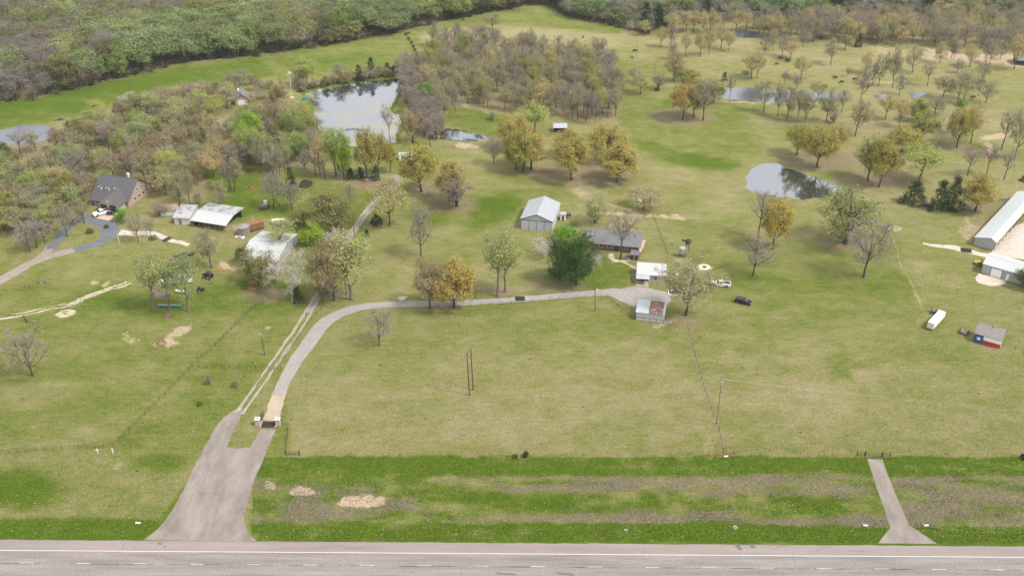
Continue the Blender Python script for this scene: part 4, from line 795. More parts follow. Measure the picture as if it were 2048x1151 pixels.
# the far forests: nobody could count them, one object each
def forest(poly, name, label, spacing, pal, pr, seed, deep=None):
    g = np.random.default_rng(seed); r = random.Random(seed)
    xs = [p[0] for p in poly]; ys = [p[1] for p in poly]; wp = gp(poly); X0, X1 = min(p[0] for p in wp), max(p[0] for p in wp); Y0, Y1 = min(p[1] for p in wp), max(p[1] for p in wp)
    X0 = max(X0, -420); X1 = min(X1, 460); Y1 = min(Y1, 760)
    gx, gy = np.meshgrid(np.arange(X0, X1, spacing), np.arange(Y0, Y1, spacing*.95)); gx = gx.ravel() + g.uniform(-.42, .42, gx.size)*spacing; gy = gy.ravel() + g.uniform(-.42, .42, gy.size)*spacing
    d = gy*K+H*S; px = CX+F*gx/d; py = CY+F*(H*K-gy*S)/d
    keep = (sdist(px, py, poly) < 0) & (px > -160) & (px < 2210) & (py > -95); gx, gy, px, py = gx[keep], gy[keep], px[keep], py[keep]
    lodk = {}
    for k in pal:
        for lod, nm in ((.62, 'a'), (.24, 'b')):
            lodk[(k, nm)] = [make_variant(k, hash_(k)+77*i, lod) for i in range(2)]
    Vs, Cs, Ms = [], [], []; tb = MB(); matsl = [TW['grey'], leafmat('forest_leaves', (1/.7,)*3, hue=0)]
    zone = fbm(gx, gy, 38, seed, 3)
    for i in range(len(gx)):
        front = sdist(px[i:i+1], py[i:i+1]+0, poly)[0] > -9
        k = pal[min(len(pal)-1, int(np.clip((zone[i]-.30)/.42 + (np.clip((px[i]-150)/700, -.4, .7)*.40+.08 if seed == 5 else 0) + r.gauss(0, .30), 0, .999)*len(pal)))]
        mb, V, Cc, MI = lodk[(k, 'a' if py[i] > -6 else 'b')][r.randrange(2)]
        h = r.uniform(*pr); w = h*r.uniform(.74, 1.08); a = r.uniform(0, 2*pi); c_, s_ = cos(a), sin(a)
        if front: h *= r.uniform(.55, 1.0); 
        Q = V*np.array((w/TH0, w/TH0, h/TH0)); Q = np.stack([Q[..., 0]*c_-Q[..., 1]*s_+gx[i], Q[..., 0]*s_+Q[..., 1]*c_+gy[i], Q[..., 2]], -1)
        Vs.append(Q); base = np.array({'bare': (.28,.26,.20), 'plum': (.26,.235,.18), 'pale': (.42,.40,.36), 'green': (.13,.20,.045), 'bright': (.19,.29,.05), 'lime': (.25,.31,.09)}.get(k, KINDS[k][0]))*r.uniform(.74, 1.06)*(np.array((r.uniform(.82, 1.0), 1, r.uniform(1.0, 1.4))) if k not in ('bare','plum','pale') else 1.); tw_ = {'grey': (.26,.235,.21), 'brown': (.22,.185,.15), 'pale': (.42,.39,.36), 'plum': (.23,.195,.18), 'dark': (.05,.05,.04)}[KINDS[k][2]]
        Cs.append(np.where(MI[:, None] == 1, Cc*base, np.array(tw_)*1.0)); Ms.append(np.ones_like(MI))
        if py[i] > -6:
            cb = .4 if True else .1
            tb.tube([(gx[i], gy[i], -.2), (gx[i]+r.uniform(-.4,.4), gy[i], h*.6)], [.20, .10], 3, cap=False)
    me = tri_mesh(name, np.concatenate(Vs), np.concatenate(Cs), np.concatenate(Ms), matsl); o = bpy.data.objects.new(name, me); link(o); tag(o, label, 'forest', kind='stuff')
    t = tb.build('trunks', BK['grey'], o, kind='stuff'); print(name, len(gx), len(me.polygons))
forest(F1, 'forest', 'dense budding forest beyond the long green field, at the top left', 7.0, ['bare','plum','olive','bare','goldg','bare','tan','bud','olive','green','goldg','bare','limep','goldg','lime','green','limep','bright','lime'], (12, 16.5), 5)
forest(F2, 'forest', 'dense grey and yellow-green woods along the top right edge', 7.0, ['cedar','bare','bare','pale','bare','tan','goldp','bud','goldg','lime','bud'], (11, 15), 8)
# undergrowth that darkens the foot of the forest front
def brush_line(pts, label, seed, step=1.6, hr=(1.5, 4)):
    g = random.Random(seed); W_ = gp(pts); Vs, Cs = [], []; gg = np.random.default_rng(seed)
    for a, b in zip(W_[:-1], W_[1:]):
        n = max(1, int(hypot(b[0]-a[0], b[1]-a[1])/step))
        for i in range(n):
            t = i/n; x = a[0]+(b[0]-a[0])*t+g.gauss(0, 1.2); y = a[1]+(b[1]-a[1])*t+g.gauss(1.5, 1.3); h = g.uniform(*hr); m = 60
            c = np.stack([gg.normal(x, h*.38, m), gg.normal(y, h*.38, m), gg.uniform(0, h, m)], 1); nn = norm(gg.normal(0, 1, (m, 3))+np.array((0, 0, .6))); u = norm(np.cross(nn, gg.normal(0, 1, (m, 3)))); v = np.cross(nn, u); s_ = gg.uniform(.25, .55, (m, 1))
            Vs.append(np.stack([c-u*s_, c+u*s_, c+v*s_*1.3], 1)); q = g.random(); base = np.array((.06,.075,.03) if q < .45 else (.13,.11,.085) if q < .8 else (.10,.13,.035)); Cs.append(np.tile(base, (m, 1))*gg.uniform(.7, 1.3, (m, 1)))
    V = np.concatenate(Vs); me = tri_mesh('undergrowth', V, np.concatenate(Cs), np.ones(len(V), int), [TW['grey'], bpy.data.materials['forest_leaves']]); o = bpy.data.objects.new('undergrowth', me); link(o); tag(o, label, 'undergrowth', kind='stuff')
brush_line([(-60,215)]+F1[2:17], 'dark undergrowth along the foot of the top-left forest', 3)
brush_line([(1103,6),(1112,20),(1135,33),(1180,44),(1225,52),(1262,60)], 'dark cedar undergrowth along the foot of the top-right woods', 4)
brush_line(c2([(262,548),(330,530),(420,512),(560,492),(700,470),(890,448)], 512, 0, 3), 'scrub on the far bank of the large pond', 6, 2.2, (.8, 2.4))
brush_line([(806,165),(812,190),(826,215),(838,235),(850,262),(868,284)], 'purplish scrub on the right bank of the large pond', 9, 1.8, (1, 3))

# ------------------------------------------------------------ buildings
def frame(A, B): 
    a = G(*A); b = G(*B); return a[0], a[1], atan2(b[1]-a[1], b[0]-a[0]), hypot(b[0]-a[0], b[1]-a[1])
def gable(name, label, cat, A, B, depth, wh, rh, ridge='x', roofm='white_roof', wallm='metal_wall', ov=.35, wid=None, open_front=False, open_back=False, open_left=False, open_right=False, rpos=.5, trim=None, posts=0, hw2=None, rz=None):
    x, y, a, w = frame(A, B); w = wid or w; a = a if rz is None else R(rz); e = thing(name, label, cat, x, y, a); hb = wh if hw2 is None else hw2
    wm = M[wallm]; t = .12
    if ridge == 'x': rp_ = depth*rpos; zt = lambda yy: wh + (rh-wh)*yy/rp_ if yy <= rp_ else hb + (rh-hb)*(depth-yy)/max(depth-rp_, .01)
    else: rp_ = w*rpos; zt = lambda xx: wh + (rh-wh)*xx/rp_ if xx <= rp_ else hb + (rh-hb)*(w-xx)/max(w-rp_, .01)
    mb = MB()
    def wall(p, q, z0, z1, apex=None):                  # thick wall from p to q, tops z0,z1, optional apex (t, z)
        d = np.array((q[0]-p[0], q[1]-p[1])); L_ = np.linalg.norm(d); n = np.array((d[1], -d[0]))/L_*-t
        prof = [(0, -.05), (L_, -.05), (L_, z1)] + ([(apex[0], apex[1])] if apex else []) + [(0, z0)]
        f = [(p[0]+d[0]*s/L_, p[1]+d[1]*s/L_, z) for s, z in prof]; b = [(v[0]+n[0], v[1]+n[1], v[2]) for v in f]; k = len(prof)
        mb.add(f+b, [tuple(range(k)), tuple(range(2*k-1, k-1, -1))] + [(i, k+i, k+(i+1) % k, (i+1) % k) for i in range(k)])
    if ridge == 'x':
        if not open_front: wall((0,0), (w,0), wh, wh)
        if not open_back: wall((w,depth), (0,depth), hb, hb)
        if not open_right: wall((w,0.13), (w,depth-.13), wh, hb, (rp_, rh))
        if not open_left: wall((0,depth-.13), (0,.13), hb, wh, (depth-rp_, rh))
    else:
        if not open_front: wall((0,0), (w,0), wh, hb, (rp_, rh))
        if not open_back: wall((w,depth), (0,depth), hb, wh, (w-rp_, rh))
        if not open_right: wall((w,.13), (w,depth-.13), hb, hb)
        if not open_left: wall((0,depth-.13), (0,.13), wh, wh)
    if mb.v: mb.build('wall', wm, e)
    rb = MB(); th_ = .10; up_ = .03
    if ridge == 'x':
        s1 = (rh-wh)/rp_; s2 = (rh-hb)/max(depth-rp_, .01); prof = [(-ov, wh-s1*ov+up_), (rp_, rh+up_), (depth+ov, hb-s2*ov+up_)]
        vs = [(xx, yy, z) for xx in (-ov, w+ov) for yy, z in prof] + [(xx, yy, z+th_) for xx in (-ov, w+ov) for yy, z in prof]
    else:
        s1 = (rh-wh)/rp_; s2 = (rh-hb)/max(w-rp_, .01); prof = [(-ov, wh-s1*ov+up_), (rp_, rh+up_), (w+ov, hb-s2*ov+up_)]
        vs = [(xx, yy, z) for yy in (-ov, depth+ov) for xx, z in prof] + [(xx, yy, z+th_) for yy in (-ov, depth+ov) for xx, z in prof]
    rb.add(vs, [(0,1,4,3),(1,2,5,4),(6,9,10,7),(7,10,11,8),(0,3,9,6),(2,8,11,5),(0,6,7,1),(1,7,8,2),(3,4,10,9),(4,5,11,10)])
    roof = rb.build('roof', M[roofm], e); bm_fix(roof)
    tb = MB()
    if ridge == 'x': tb.box(-ov, w+ov, rp_-.12, rp_+.12, rh+.10, rh+.17)
    else: tb.box(rp_-.12, rp_+.12, -ov, depth+ov, rh+.10, rh+.17)
    tb.build('ridge_cap', M[roofm] if not trim else M[trim], roof)
    if posts:
        for i in range(posts+1):
            MB().box(w*i/posts-.08, w*i/posts+.08, -.02, .14, 0, wh).build('post', M['wood'], e)
    return e, roof, w
def bm_fix(o):
    import bmesh
    bm = bmesh.new(); bm.from_mesh(o.data); bmesh.ops.recalc_face_normals(bm, faces=bm.faces); bm.to_mesh(o.data); bm.free()
def door(e, x0, x1, z1, m='door_metal', name='door', y=-.05, z0=.02, handle=True, trim='trim_dk'):
    d = MB().box(x0, x1, y-.03, y+.045, z0, z1).build(name, M[m], e)
    if handle: MB().box(x1-.25, x1-.13, y-.08, y-.035, (z0+z1)/2-.06, (z0+z1)/2+.06).build('handle', M['trim_dk'], d)
    return d
def window(e, x0, x1, z0, z1, y=-.03, fm='white', n=2):
    f = MB()
    for a, b, c, d in ((x0,x1,z0,z0+.07),(x0,x1,z1-.07,z1),(x0,x0+.07,z0+.07,z1-.07),(x1-.07,x1,z0+.07,z1-.07)): f.box(a, b, y-.04, y+.03, c, d)
    o = f.build('window', M[fm], e)
    for k in range(n):
        a = x0+.07+(x1-x0-.14)*k/n; b = x0+.07+(x1-x0-.14)*(k+1)/n; MB().box(a+.02, b-.02, y-.015, y+.01, z0+.07, z1-.07).build('pane', M['glass'], o)
    return o
def side_window(e, x, y0, y1, z0, z1, s=1, fm='white'):
    f = MB()
    for a, b, c, d in ((y0,y1,z0,z0+.07),(y0,y1,z1-.07,z1),(y0,y0+.07,z0+.07,z1-.07),(y1-.07,y1,z0+.07,z1-.07)): f.box(min(x, x+s*.06), max(x, x+s*.06), a, b, c, d)
    o = f.build('window', M[fm], e); MB().box(min(x, x+s*.03), max(x, x+s*.03), y0+.08, y1-.08, z0+.08, z1-.08).build('pane', M['glass'], o); return o

# big metal barn
e, roof, w = gable('metal_barn', 'big pale grey metal barn with a gable front and four sliding door panels', 'barn', (1041.5,457), (1105,462), 14.5, 3.9, 6.1, 'y', 'galv_y', 'metal_wall', .25, rz=-12.5)
MB().box(.1, w-.1, -.16, -.10, 3.55, 3.72).build('door_track', M['trim_dk'], e)
for i in range(4):
    a = .12 + (w-.24)*i/4; d = MB().box(a+.04, a+(w-.24)/4-.04, -.13, -.05, .05, 3.52).build('door_panel', M['door_metal'], e)
    MB().box(a-.05, a+.08, -.17, -.045, .05, 3.52).build('door_edge', M['trim_dk'], d)
mb = MB(); 
for s_ in (-1, 1):
    x0_ = w/2; mb.add([(x0_, -.28, 6.02), (x0_+s_*(w/2+.25), -.28, 3.84-.03), (x0_+s_*(w/2+.25), -.28, 3.66), (x0_, -.28, 5.84)], [(0,1,2,3)])
mb.build('gable_trim', M['trim_dk'], e)
e, roof, w = gable('pump_shed', 'tiny white pump shed with a red door beside the big metal barn', 'shed', (1120.5,441), (1131.5,441.5), 2.2, 2.4, 2.8, 'x', 'galv', 'white', .1, wid=1.9)
door(e, .55, 1.35, 2.0, 'red_door')
e = thing('propane_tank', 'dark fuel tank on legs tucked behind the tiny pump shed', 'tank', *G(1136, 436), .3)
MB().tube([(-1.0,0,1.4),(-.9,0,1.4),(.9,0,1.4),(1.0,0,1.4)], [.3,.6,.6,.3], 12).build('tank_body', M['trim_dk'], e, True)
for sx in (-.7, .7):
    for sy in (-.35, .35): MB().box(sx-.05, sx+.05, sy-.05, sy+.05, 0, 1.1).build('leg', M['iron'], e)
# ranch house
e, roof, w = gable('ranch_house', 'long low brick ranch house with a grey shingle roof and stone chimney', 'house', (1191,498), (1277,506), 9.5, 2.7, 5.2, 'x', 'shingle_gr', 'brick_rd', .7)
gable_l, r2, w2 = (None, None, None)
mb = MB(); mb.box(-3.4, 0, .9, 8.6, -.05, 2.65); wing = mb.build('side_wing', M['brick_rd'], e)
rb = MB(); rb.add([(-4.0,.2,2.45),(-.3,.2,2.45),(-.3,4.75,4.95),(-4.0,4.75,4.95),(-4.0,9.3,2.45),(-.3,9.3,2.45),(-4.0,.2,2.58),(-.3,.2,2.58),(-.3,4.75,5.08),(-4.0,4.75,5.08),(-4.0,9.3,2.58),(-.3,9.3,2.58)],
   [(0,3,2,1),(3,4,5,2),(6,7,8,9),(9,8,11,10),(0,1,7,6),(4,10,11,5),(0,6,9,3),(3,9,10,4)]).build('wing_roof', M['shingle_gr'], e)
mb = MB(); mb.add([(-3.4,.9,2.6),(-3.4,8.6,2.6),(-3.4,4.75,4.85)], [(0,1,2)]).build('wing_gable', M['brick_rd'], e)
c = MB().box(4.0, 5.1, 4.5, 5.4, 4.4, 7.0).build('chimney', M['offwhite'], roof); MB().box(3.9, 5.2, 4.4, 5.5, 7.0, 7.15).build('chimney_cap', M['concrete'], e)
for a in (1.2, 3.9, 8.6, 10.8): window(e, a, a+1.2, 1.0, 2.1)
door(e, 6.5, 7.45, 2.1, 'wood_dk', 'front_door')
for a in (1, 3.2, 5.6, 8, 10.2, 12.2): 
    if a < w: MB().box(a-.07, a+.07, -.55, -.41, 0, 2.35).build('porch_post', M['wood'], e)
side_window(e, w, 3, 4.2, 1, 2.1)
x, y = e.location[0], e.location[1]
d = thing('satellite_dish', 'small white satellite dish at the left end of the grey ranch house roof ridge', 'satellite dish', *G(1185.5, 467, 4.9), z=4.75)
MB().tube([(0,0,0),(0,0,.5)], .04, 6).build('mast', M['galv'], d); n = 14
vs = [(0, -.05, .65)] + [(r_*cos(2*pi*k/n), -.25-.35*r_*r_, .65+r_*sin(2*pi*k/n)) for r_ in (.45,) for k in range(n)]
MB().add(vs, [(0, 1+k, 1+(k+1) % n) for k in range(n)]).build('reflector', M['white'], d); MB().tube([(0,-.1,.45),(0,-.75,.6)], .02, 4).build('feed_arm', M['galv'], d)
e, r_, w = gable('garden_shed', 'small dark garden shed with a grey roof beside the ranch house', 'shed', (1261,519), (1276,521), 2.4, 2.0, 2.9, 'x', 'shingle_gr', 'wood_dk', .2, wid=2.3)
door(e, .8, 1.5, 1.8, 'wood')
e = thing('tv_aerial', 'tall thin television aerial mast behind the left end of the ranch house', 'aerial', *G(1184, 452))
MB().tube([(0,0,0),(0,0,8.2)], .05, 5).build('mast', M['galv'], e); ab = MB(); ab.tube([(-1.6,0,8.1),(1.6,0,8.1)], .035, 4)
for k in range(7): ab.tube([(-1.4+k*.45,-.4,8.1),(-1.4+k*.45,.4,8.1)], .02, 4)
ab.build('antenna_bar', M['alu_wire'], e)
# white-roofed garage
e, roof, w = gable('garage', 'small stone garage with a worn white metal roof and open carport bay', 'garage', (1274,561), (1330,565), 7.0, 2.5, 3.5, 'x', 'white_roof', 'stone', .35, open_front=True, rpos=.8)
MB().box(3.5, w, -.01, .12, -.05, 2.5).build('front_wall', M['stone'], e); window(e, 5.2, 6.3, 1.0, 1.9, -.03, 'trim_dk', 1)
MB().box(3.4, 3.52, .13, 6.8, 0, 2.45).build('inner_wall', M['stone'], e)
cb = MB(); cb.add([(-.4,-2.6,2.18),(3.9,-2.6,2.18),(3.9,-.36,2.40),(-.4,-.36,2.40),(-.4,-2.6,2.28),(3.9,-2.6,2.28),(3.9,-.36,2.50),(-.4,-.36,2.50)], [(0,3,2,1),(4,5,6,7),(0,1,5,4),(1,2,6,5),(2,3,7,6),(3,0,4,7)]).build('carport_roof', M['galv'], e)
for a in (-.2, 3.7): MB().box(a-.06, a+.06, -2.5, -2.38, 0, 2.18).build('carport_post', M['wood'], e)
# rust-roofed shed
x, y, a, w = frame((1271.5,639), (1327,645.5)); e = thing('tin_shed', 'white tin shed whose flat metal roof is half rusted red beside the gravel yard', 'shed', x, y, a); dp = 6.2
mb = MB(); mb.box(0, w, 0, .1, -.05, 2.75); mb.box(0, w, dp-.1, dp, -.05, 3.2); mb.add([(0,.12,0),(0,dp-.12,0),(0,dp-.12,3.2),(0,.12,2.75)], [(0,1,2,3)]); mb.add([(w,.12,0),(w,dp-.12,0),(w,dp-.12,3.2),(w,.12,2.75)], [(3,2,1,0)]); mb.build('wall', M['metal_wall'], e)
for nm, a0, a1, mm in (('roof', -.2, w*.44, 'blue_galv'), ('rusty_roof', w*.44+.01, w*.94, 'rust_roof'), ('roof', w*.94+.01, w+.2, 'blue_galv')):
    MB().add([(a0,-.3,2.78),(a1,-.3,2.78),(a1,dp+.2,3.28),(a0,dp+.2,3.28),(a0,-.3,2.86),(a1,-.3,2.86),(a1,dp+.2,3.36),(a0,dp+.2,3.36)], [(0,3,2,1),(4,5,6,7),(0,1,5,4),(1,2,6,5),(2,3,7,6),(3,0,4,7)]).build(nm, M[mm], e)
for i in range(4): d = MB().box(.15+i*w/4*.98, .15+(i+1)*w/4*.98-.08, -.07, -.01, .02, .95).build('lower_panel', M['metal_wall'], e)
for i in range(5): MB().box(i*(w-.12)/4, i*(w-.12)/4+.12, -.09, -.01, 0, 1.0).build('post', M['trim_dk'], e)
MB().box(0, w, -.08, -.01, .97, 1.05).build('girt', M['trim_dk'], e)
# flag-painted shed
e, roof, w = gable('flag_shed', 'small brown-roofed shed painted as a blue, white and red lone-star flag', 'shed', (1946,682), (1999,697), 5.2, 2.75, 4.1, 'x', 'shingle_br', 'offwhite', .22, rpos=.8)
MB().box(0, w*.34, -.06, -.005, .02, 2.68).build('blue_panel', M['blue'], e); MB().box(w*.34+.01, w, -.055, -.005, 1.36, 2.68).build('white_panel', M['white'], e); MB().box(w*.34+.01, w, -.055, -.005, .02, 1.35).build('red_panel', M['red'], e)
sx, sz, sr = w*.17, 1.4, .78; vs = [(sx, -.075, sz)] + [(sx+(sr if k % 2 == 0 else sr*.40)*sin(k*pi/5), -.075, sz+(sr if k % 2 == 0 else sr*.40)*cos(k*pi/5)) for k in range(10)]
MB().add(vs, [(0, 1+(k+1) % 10, 1+k) for k in range(10)]).build('white_star', M['white'], e); MB().tube([(w*.52,3.4,3.8),(w*.52,3.4,4.5)], .12, 8).build('roof_vent', M['trim_dk'], e)
# long barn and garage on the right
x, y, a, w = frame((1947,489.5), (1989,498)); Ln = 46
e, roof, w = gable('long_barn', 'very long low stable with a bright white metal roof beside the sandy yard', 'barn', (1947,489.5), (1989,498), Ln, 2.9, 4.3, 'y', 'bright_roof', 'metal_wall_dk', .35, open_right=True, rpos=.74, rz=-40, hw2=3.3)
for i in range(12): MB().box(w-.16, w, 1+i*4.0, 1.16+i*4.0, 0, 3.2).build('post', M['wood'], e)
for i in range(6): MB().box(.2, w-.6, 6+i*7, 6.1+i*7, 0, 2.6).build('stall_wall', M['wood'], e)
e, roof, w = gable('white_garage', 'white-roofed metal garage with a white roller door on the right', 'garage', (1962,545), (2003,557), 9.0, 3.3, 4.3, 'x', 'white_roof', 'metal_wall_dk', .25, wid=14)
d = MB().box(2.7, 5.9, -.10, -.02, .02, 2.7).build('roller_door', M['white'], e)
for z in (.7, 1.35, 2.0): MB().box(2.7, 5.9, -.115, -.101, z-.02, z+.02).build('door_seam', M['offwhite'], d)
MB().box(2.55, 2.69, -.12, -.02, 0, 2.85).build('door_trim', M['trim_dk'], e); MB().box(5.91, 6.05, -.12, -.02, 0, 2.85).build('door_trim', M['trim_dk'], e)
door(e, 7.4, 8.2, 2.1, 'white')
MB().box(2.6, 6.0, -3.0, -.15, -.02, .06).build('ramp_slab', M['concrete'], e)
# dark barn far right, tin shelter by the woods, small sheds in the left wood
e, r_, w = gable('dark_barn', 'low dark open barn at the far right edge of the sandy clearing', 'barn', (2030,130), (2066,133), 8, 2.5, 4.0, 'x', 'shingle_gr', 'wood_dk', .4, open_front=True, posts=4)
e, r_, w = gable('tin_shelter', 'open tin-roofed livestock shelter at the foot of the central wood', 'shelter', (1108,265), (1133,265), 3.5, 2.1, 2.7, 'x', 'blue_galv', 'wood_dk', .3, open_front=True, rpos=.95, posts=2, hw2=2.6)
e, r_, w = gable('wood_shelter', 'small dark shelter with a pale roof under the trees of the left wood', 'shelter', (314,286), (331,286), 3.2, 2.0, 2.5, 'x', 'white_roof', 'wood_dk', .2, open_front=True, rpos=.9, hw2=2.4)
e, r_, w = gable('blue_white_shed', 'low shed with a pale blue-white roof in the left wood', 'shed', (194,329), (214,332), 3.6, 2.0, 2.6, 'x', 'galv', 'offwhite', .2)
e, r_, w = gable('hipped_house', 'far grey-roofed house with a white garage door left of the large pond', 'house', (471,211), (500,208), 9, 2.6, 5.0, 'y', 'shingle_gr', 'brick_pk', .5)
door(e, 1.2, w-1.0, 2.3, 'white', 'garage_door'); MB().box(2.0, 2.7, 5, 5.7, 3.8, 5.8).build('chimney', M['white'], r_)
# dormered brick house
x, y, a, w = frame((212,419), (243,431)); 
e, roof, w0 = gable('dormered_brick_house', 'large pink-tan brick house with a charcoal roof, three dormers and a two-bay garage wing', 'house', (187,407), (231,421.5), 15.5, 2.8, 8.0, 'x', 'shingle_dk', 'brick_pk', .7, wid=14.5, rz=-14)
# garage wing: gable towards the camera
gx0, gx1, gy = 5.6, 13.6, -4.6
mb = MB(); mb.add([(gx0,gy,-.05),(gx1,gy,-.05),(gx1,gy,2.8),((gx0+gx1)/2,gy,5.6),(gx0,gy,2.8)], [(0,1,2,3,4)]); mb.box(gx0, gx0+.12, gy, 0, -.05, 2.8); mb.box(gx1-.12, gx1, gy, 0, -.05, 2.8); mb.build('garage_wall', M['stucco'], e)
xm = (gx0+gx1)/2; ov = .45; z0 = 2.8-ov*.7
MB().add([(gx0-ov,gy-ov,z0),(xm,gy-ov,5.65),(gx1+ov,gy-ov,z0),(gx0-ov,5.,z0),(xm,5.2,5.65),(gx1+ov,5.,z0),(gx0-ov,gy-ov,z0+.12),(xm,gy-ov,5.78),(gx1+ov,gy-ov,z0+.12),(gx0-ov,5.,z0+.12),(xm,5.2,5.78),(gx1+ov,5.,z0+.12)],
   [(6,7,10,9),(7,8,11,10),(0,3,4,1),(1,4,5,2),(0,1,7,6),(1,2,8,7),(2,5,11,8),(0,6,9,3)]).build('garage_roof', M['shingle_dk'], e)
for a0 in (gx0+.8, gx0+4.4):
    d = MB().box(a0, a0+2.7, gy-.05, gy-.005, 0, 2.4).build('garage_door', M['trim_dk'], e)
    pr = [(a0+1.35+1.35*cos(t), gy-.05, 2.4+.5*sin(t)) for t in np.linspace(0, pi, 9)]; MB().add(pr, [tuple(range(8, -1, -1))]).build('arch', M['trim_dk'], d)
MB().box(xm-.35, xm+.35, gy-.04, gy-.005, 3.8, 4.5).build('gable_vent', M['white'], e)
mb = MB(); 
for s_ in (-1, 1): mb.add([(xm,gy-ov-.01,5.66),(xm+s_*(4+ov),gy-ov-.01,z0),(xm+s_*(4+ov),gy-ov-.01,z0-.2),(xm,gy-ov-.01,5.44)], [(0,1,2,3)])
mb.build('gable_trim', M['offwhite'], e)
for k in range(3):                                       # dormers on the front slope
    dx = 1.3 + k*3.2; y0_ = 2.6; z_ = 2.8 + (8.0-2.8)*y0_/7.75 - .15
    d = MB(); d.add([(dx,y0_,z_),(dx+1.3,y0_,z_),(dx+1.3,y0_,z_+1.3),(dx+.65,y0_,z_+1.95),(dx,y0_,z_+1.3)], [(0,1,2,3,4)]); d.add([(dx,y0_,z_),(dx,y0_,z_+1.3),(dx,y0_+1.95,z_+1.3)], [(0,1,2)]); d.add([(dx+1.3,y0_,z_),(dx+1.3,y0_+1.95,z_+1.3),(dx+1.3,y0_,z_+1.3)], [(0,1,2)])
    do = d.build('dormer', M['white'], e)
    MB().add([(dx-.2,y0_-.05,z_+1.15),(dx+.65,y0_-.05,z_+2.05),(dx+1.5,y0_-.05,z_+1.15),(dx-.2,y0_+1.9,z_+1.15),(dx+.65,y0_+3.0,z_+2.05),(dx+1.5,y0_+1.9,z_+1.15)], [(0,1,4,3),(1,2,5,4)]).build('dormer_roof', M['shingle_dk'], do)
    MB().box(dx+.35, dx+.95, y0_-.04, y0_-.005, z_+.35, z_+1.2).build('dormer_window', M['glass'], do)
for a0 in (.8, 3.2): window(e, a0, a0+1.1, .9, 2.1)
door(e, 2.2, 3.0, 2.1, 'wood')
for k in range(4): side_window(e, w0, 4+k*2.6, 5.2+k*2.6, 1.0, 2.2)
for k in range(2): side_window(e, w0, 6+k*2.4, 7+k*2.4, 4.0, 5.0)
for a0 in (-.2, 1.8, 3.8): MB().box(a0, a0+.14, -1.5, -1.36, 0, 2.4).build('porch_post', M['offwhite'], e)
MB().add([(-.6,-1.8,2.35),(gx0-.5,-1.8,2.35),(gx0-.5,-.72,2.75),(-.6,-.72,2.75)], [(0,1,2,3)]).build('porch_roof', M['shingle_dk'], e)
MB().box(9.5, 10.3, 9.2, 10.0, 6.4, 8.9).build('chimney', M['offwhite'], e)
# farm sheds behind it
e, r_, w = gable('brown_roof_shed', 'old shed with a faded brown roof and white end wall behind leafless brush', 'shed', (322,432), (353,430), 5.0, 2.2, 3.2, 'x', 'shingle_tan', 'offwhite', .3)
e, r_, w = gable('stucco_shed', 'grey-roofed shed with a pale wall joined to the livestock shed', 'shed', (350,448), (381,449), 8.5, 2.6, 3.4, 'x', 'worn_roof', 'offwhite', .35, rpos=.45, hw2=3.2)
door(e, 1.5, 2.6, 2.0, 'wood')
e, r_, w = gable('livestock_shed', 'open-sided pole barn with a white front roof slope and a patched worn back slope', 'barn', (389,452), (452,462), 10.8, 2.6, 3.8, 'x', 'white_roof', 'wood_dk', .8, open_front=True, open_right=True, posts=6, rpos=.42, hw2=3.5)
MB().add([(-.8,5.32,3.96),(w+.8,5.32,3.96),(w+.8,11.62,3.63),(-.8,11.62,3.63)], [(0,1,2,3)]).build('patched_roof', M['worn_roof'], r_)
for i in range(5): MB().box(.6+i*2, 2.2+i*2, 3.0, 4.4, 0, 1.1).build('hay_bale', M['litter'], e)
e = thing('round_silo', 'short round grey silo with a shallow conical cap beside the rusty container', 'silo', *G(489, 468))
MB().tube([(0,0,0),(0,0,3.0)], 2.0, 24).build('wall', M['silo'], e, False); MB().tube([(0,0,3.0),(0,0,3.08),(0,0,3.75),(0,0,3.8)], [2.15,2.15,.25,.05], 24).build('cap', M['silo'], e)
e = thing('cattle_trailer', 'rust-red box container behind the round silo', 'container', *G(502, 461), R(33))
MB().box(-1.2, 4.6, -1.1, 1.1, .5, 2.7).build('body', M['rust'], e)
for i in range(8): MB().box(-1.1+i*.8, -1.0+i*.8, -1.16, -1.1, .5, 2.7).build('rib', M['shingle_tan'], e)
for sx in (0, 3.4): MB().box(sx-.4, sx+.4, -1, 1, 0, .5).build('skid', M['iron'], e)
e = thing('scrap_pile', 'small heap of pale scrap at the foot of the round silo', 'scrap heap', *G(477, 475)); mb = MB()
for i in range(14): mb.obox((rnd.uniform(-1.5,2.5), rnd.uniform(-.8,.8), rnd.uniform(.1,.35)), rnd.uniform(.15,.6), rnd.uniform(.1,.3), .1, rnd.uniform(0,3), rx=rnd.uniform(-.3,.3))
mb.build('scrap', M['offwhite'], e)
e, r_, w = gable('white_barn', 'wide barn with a bright white roof half hidden by trees beside the lane', 'barn', (486,531), (560,545), 18.5, 2.8, 4.8, 'x', 'bright_roof', 'metal_wall_dk', .4, rpos=.45, rz=-9, wid=12)
door(e, 1, 4, 2.6, 'trim_dk')

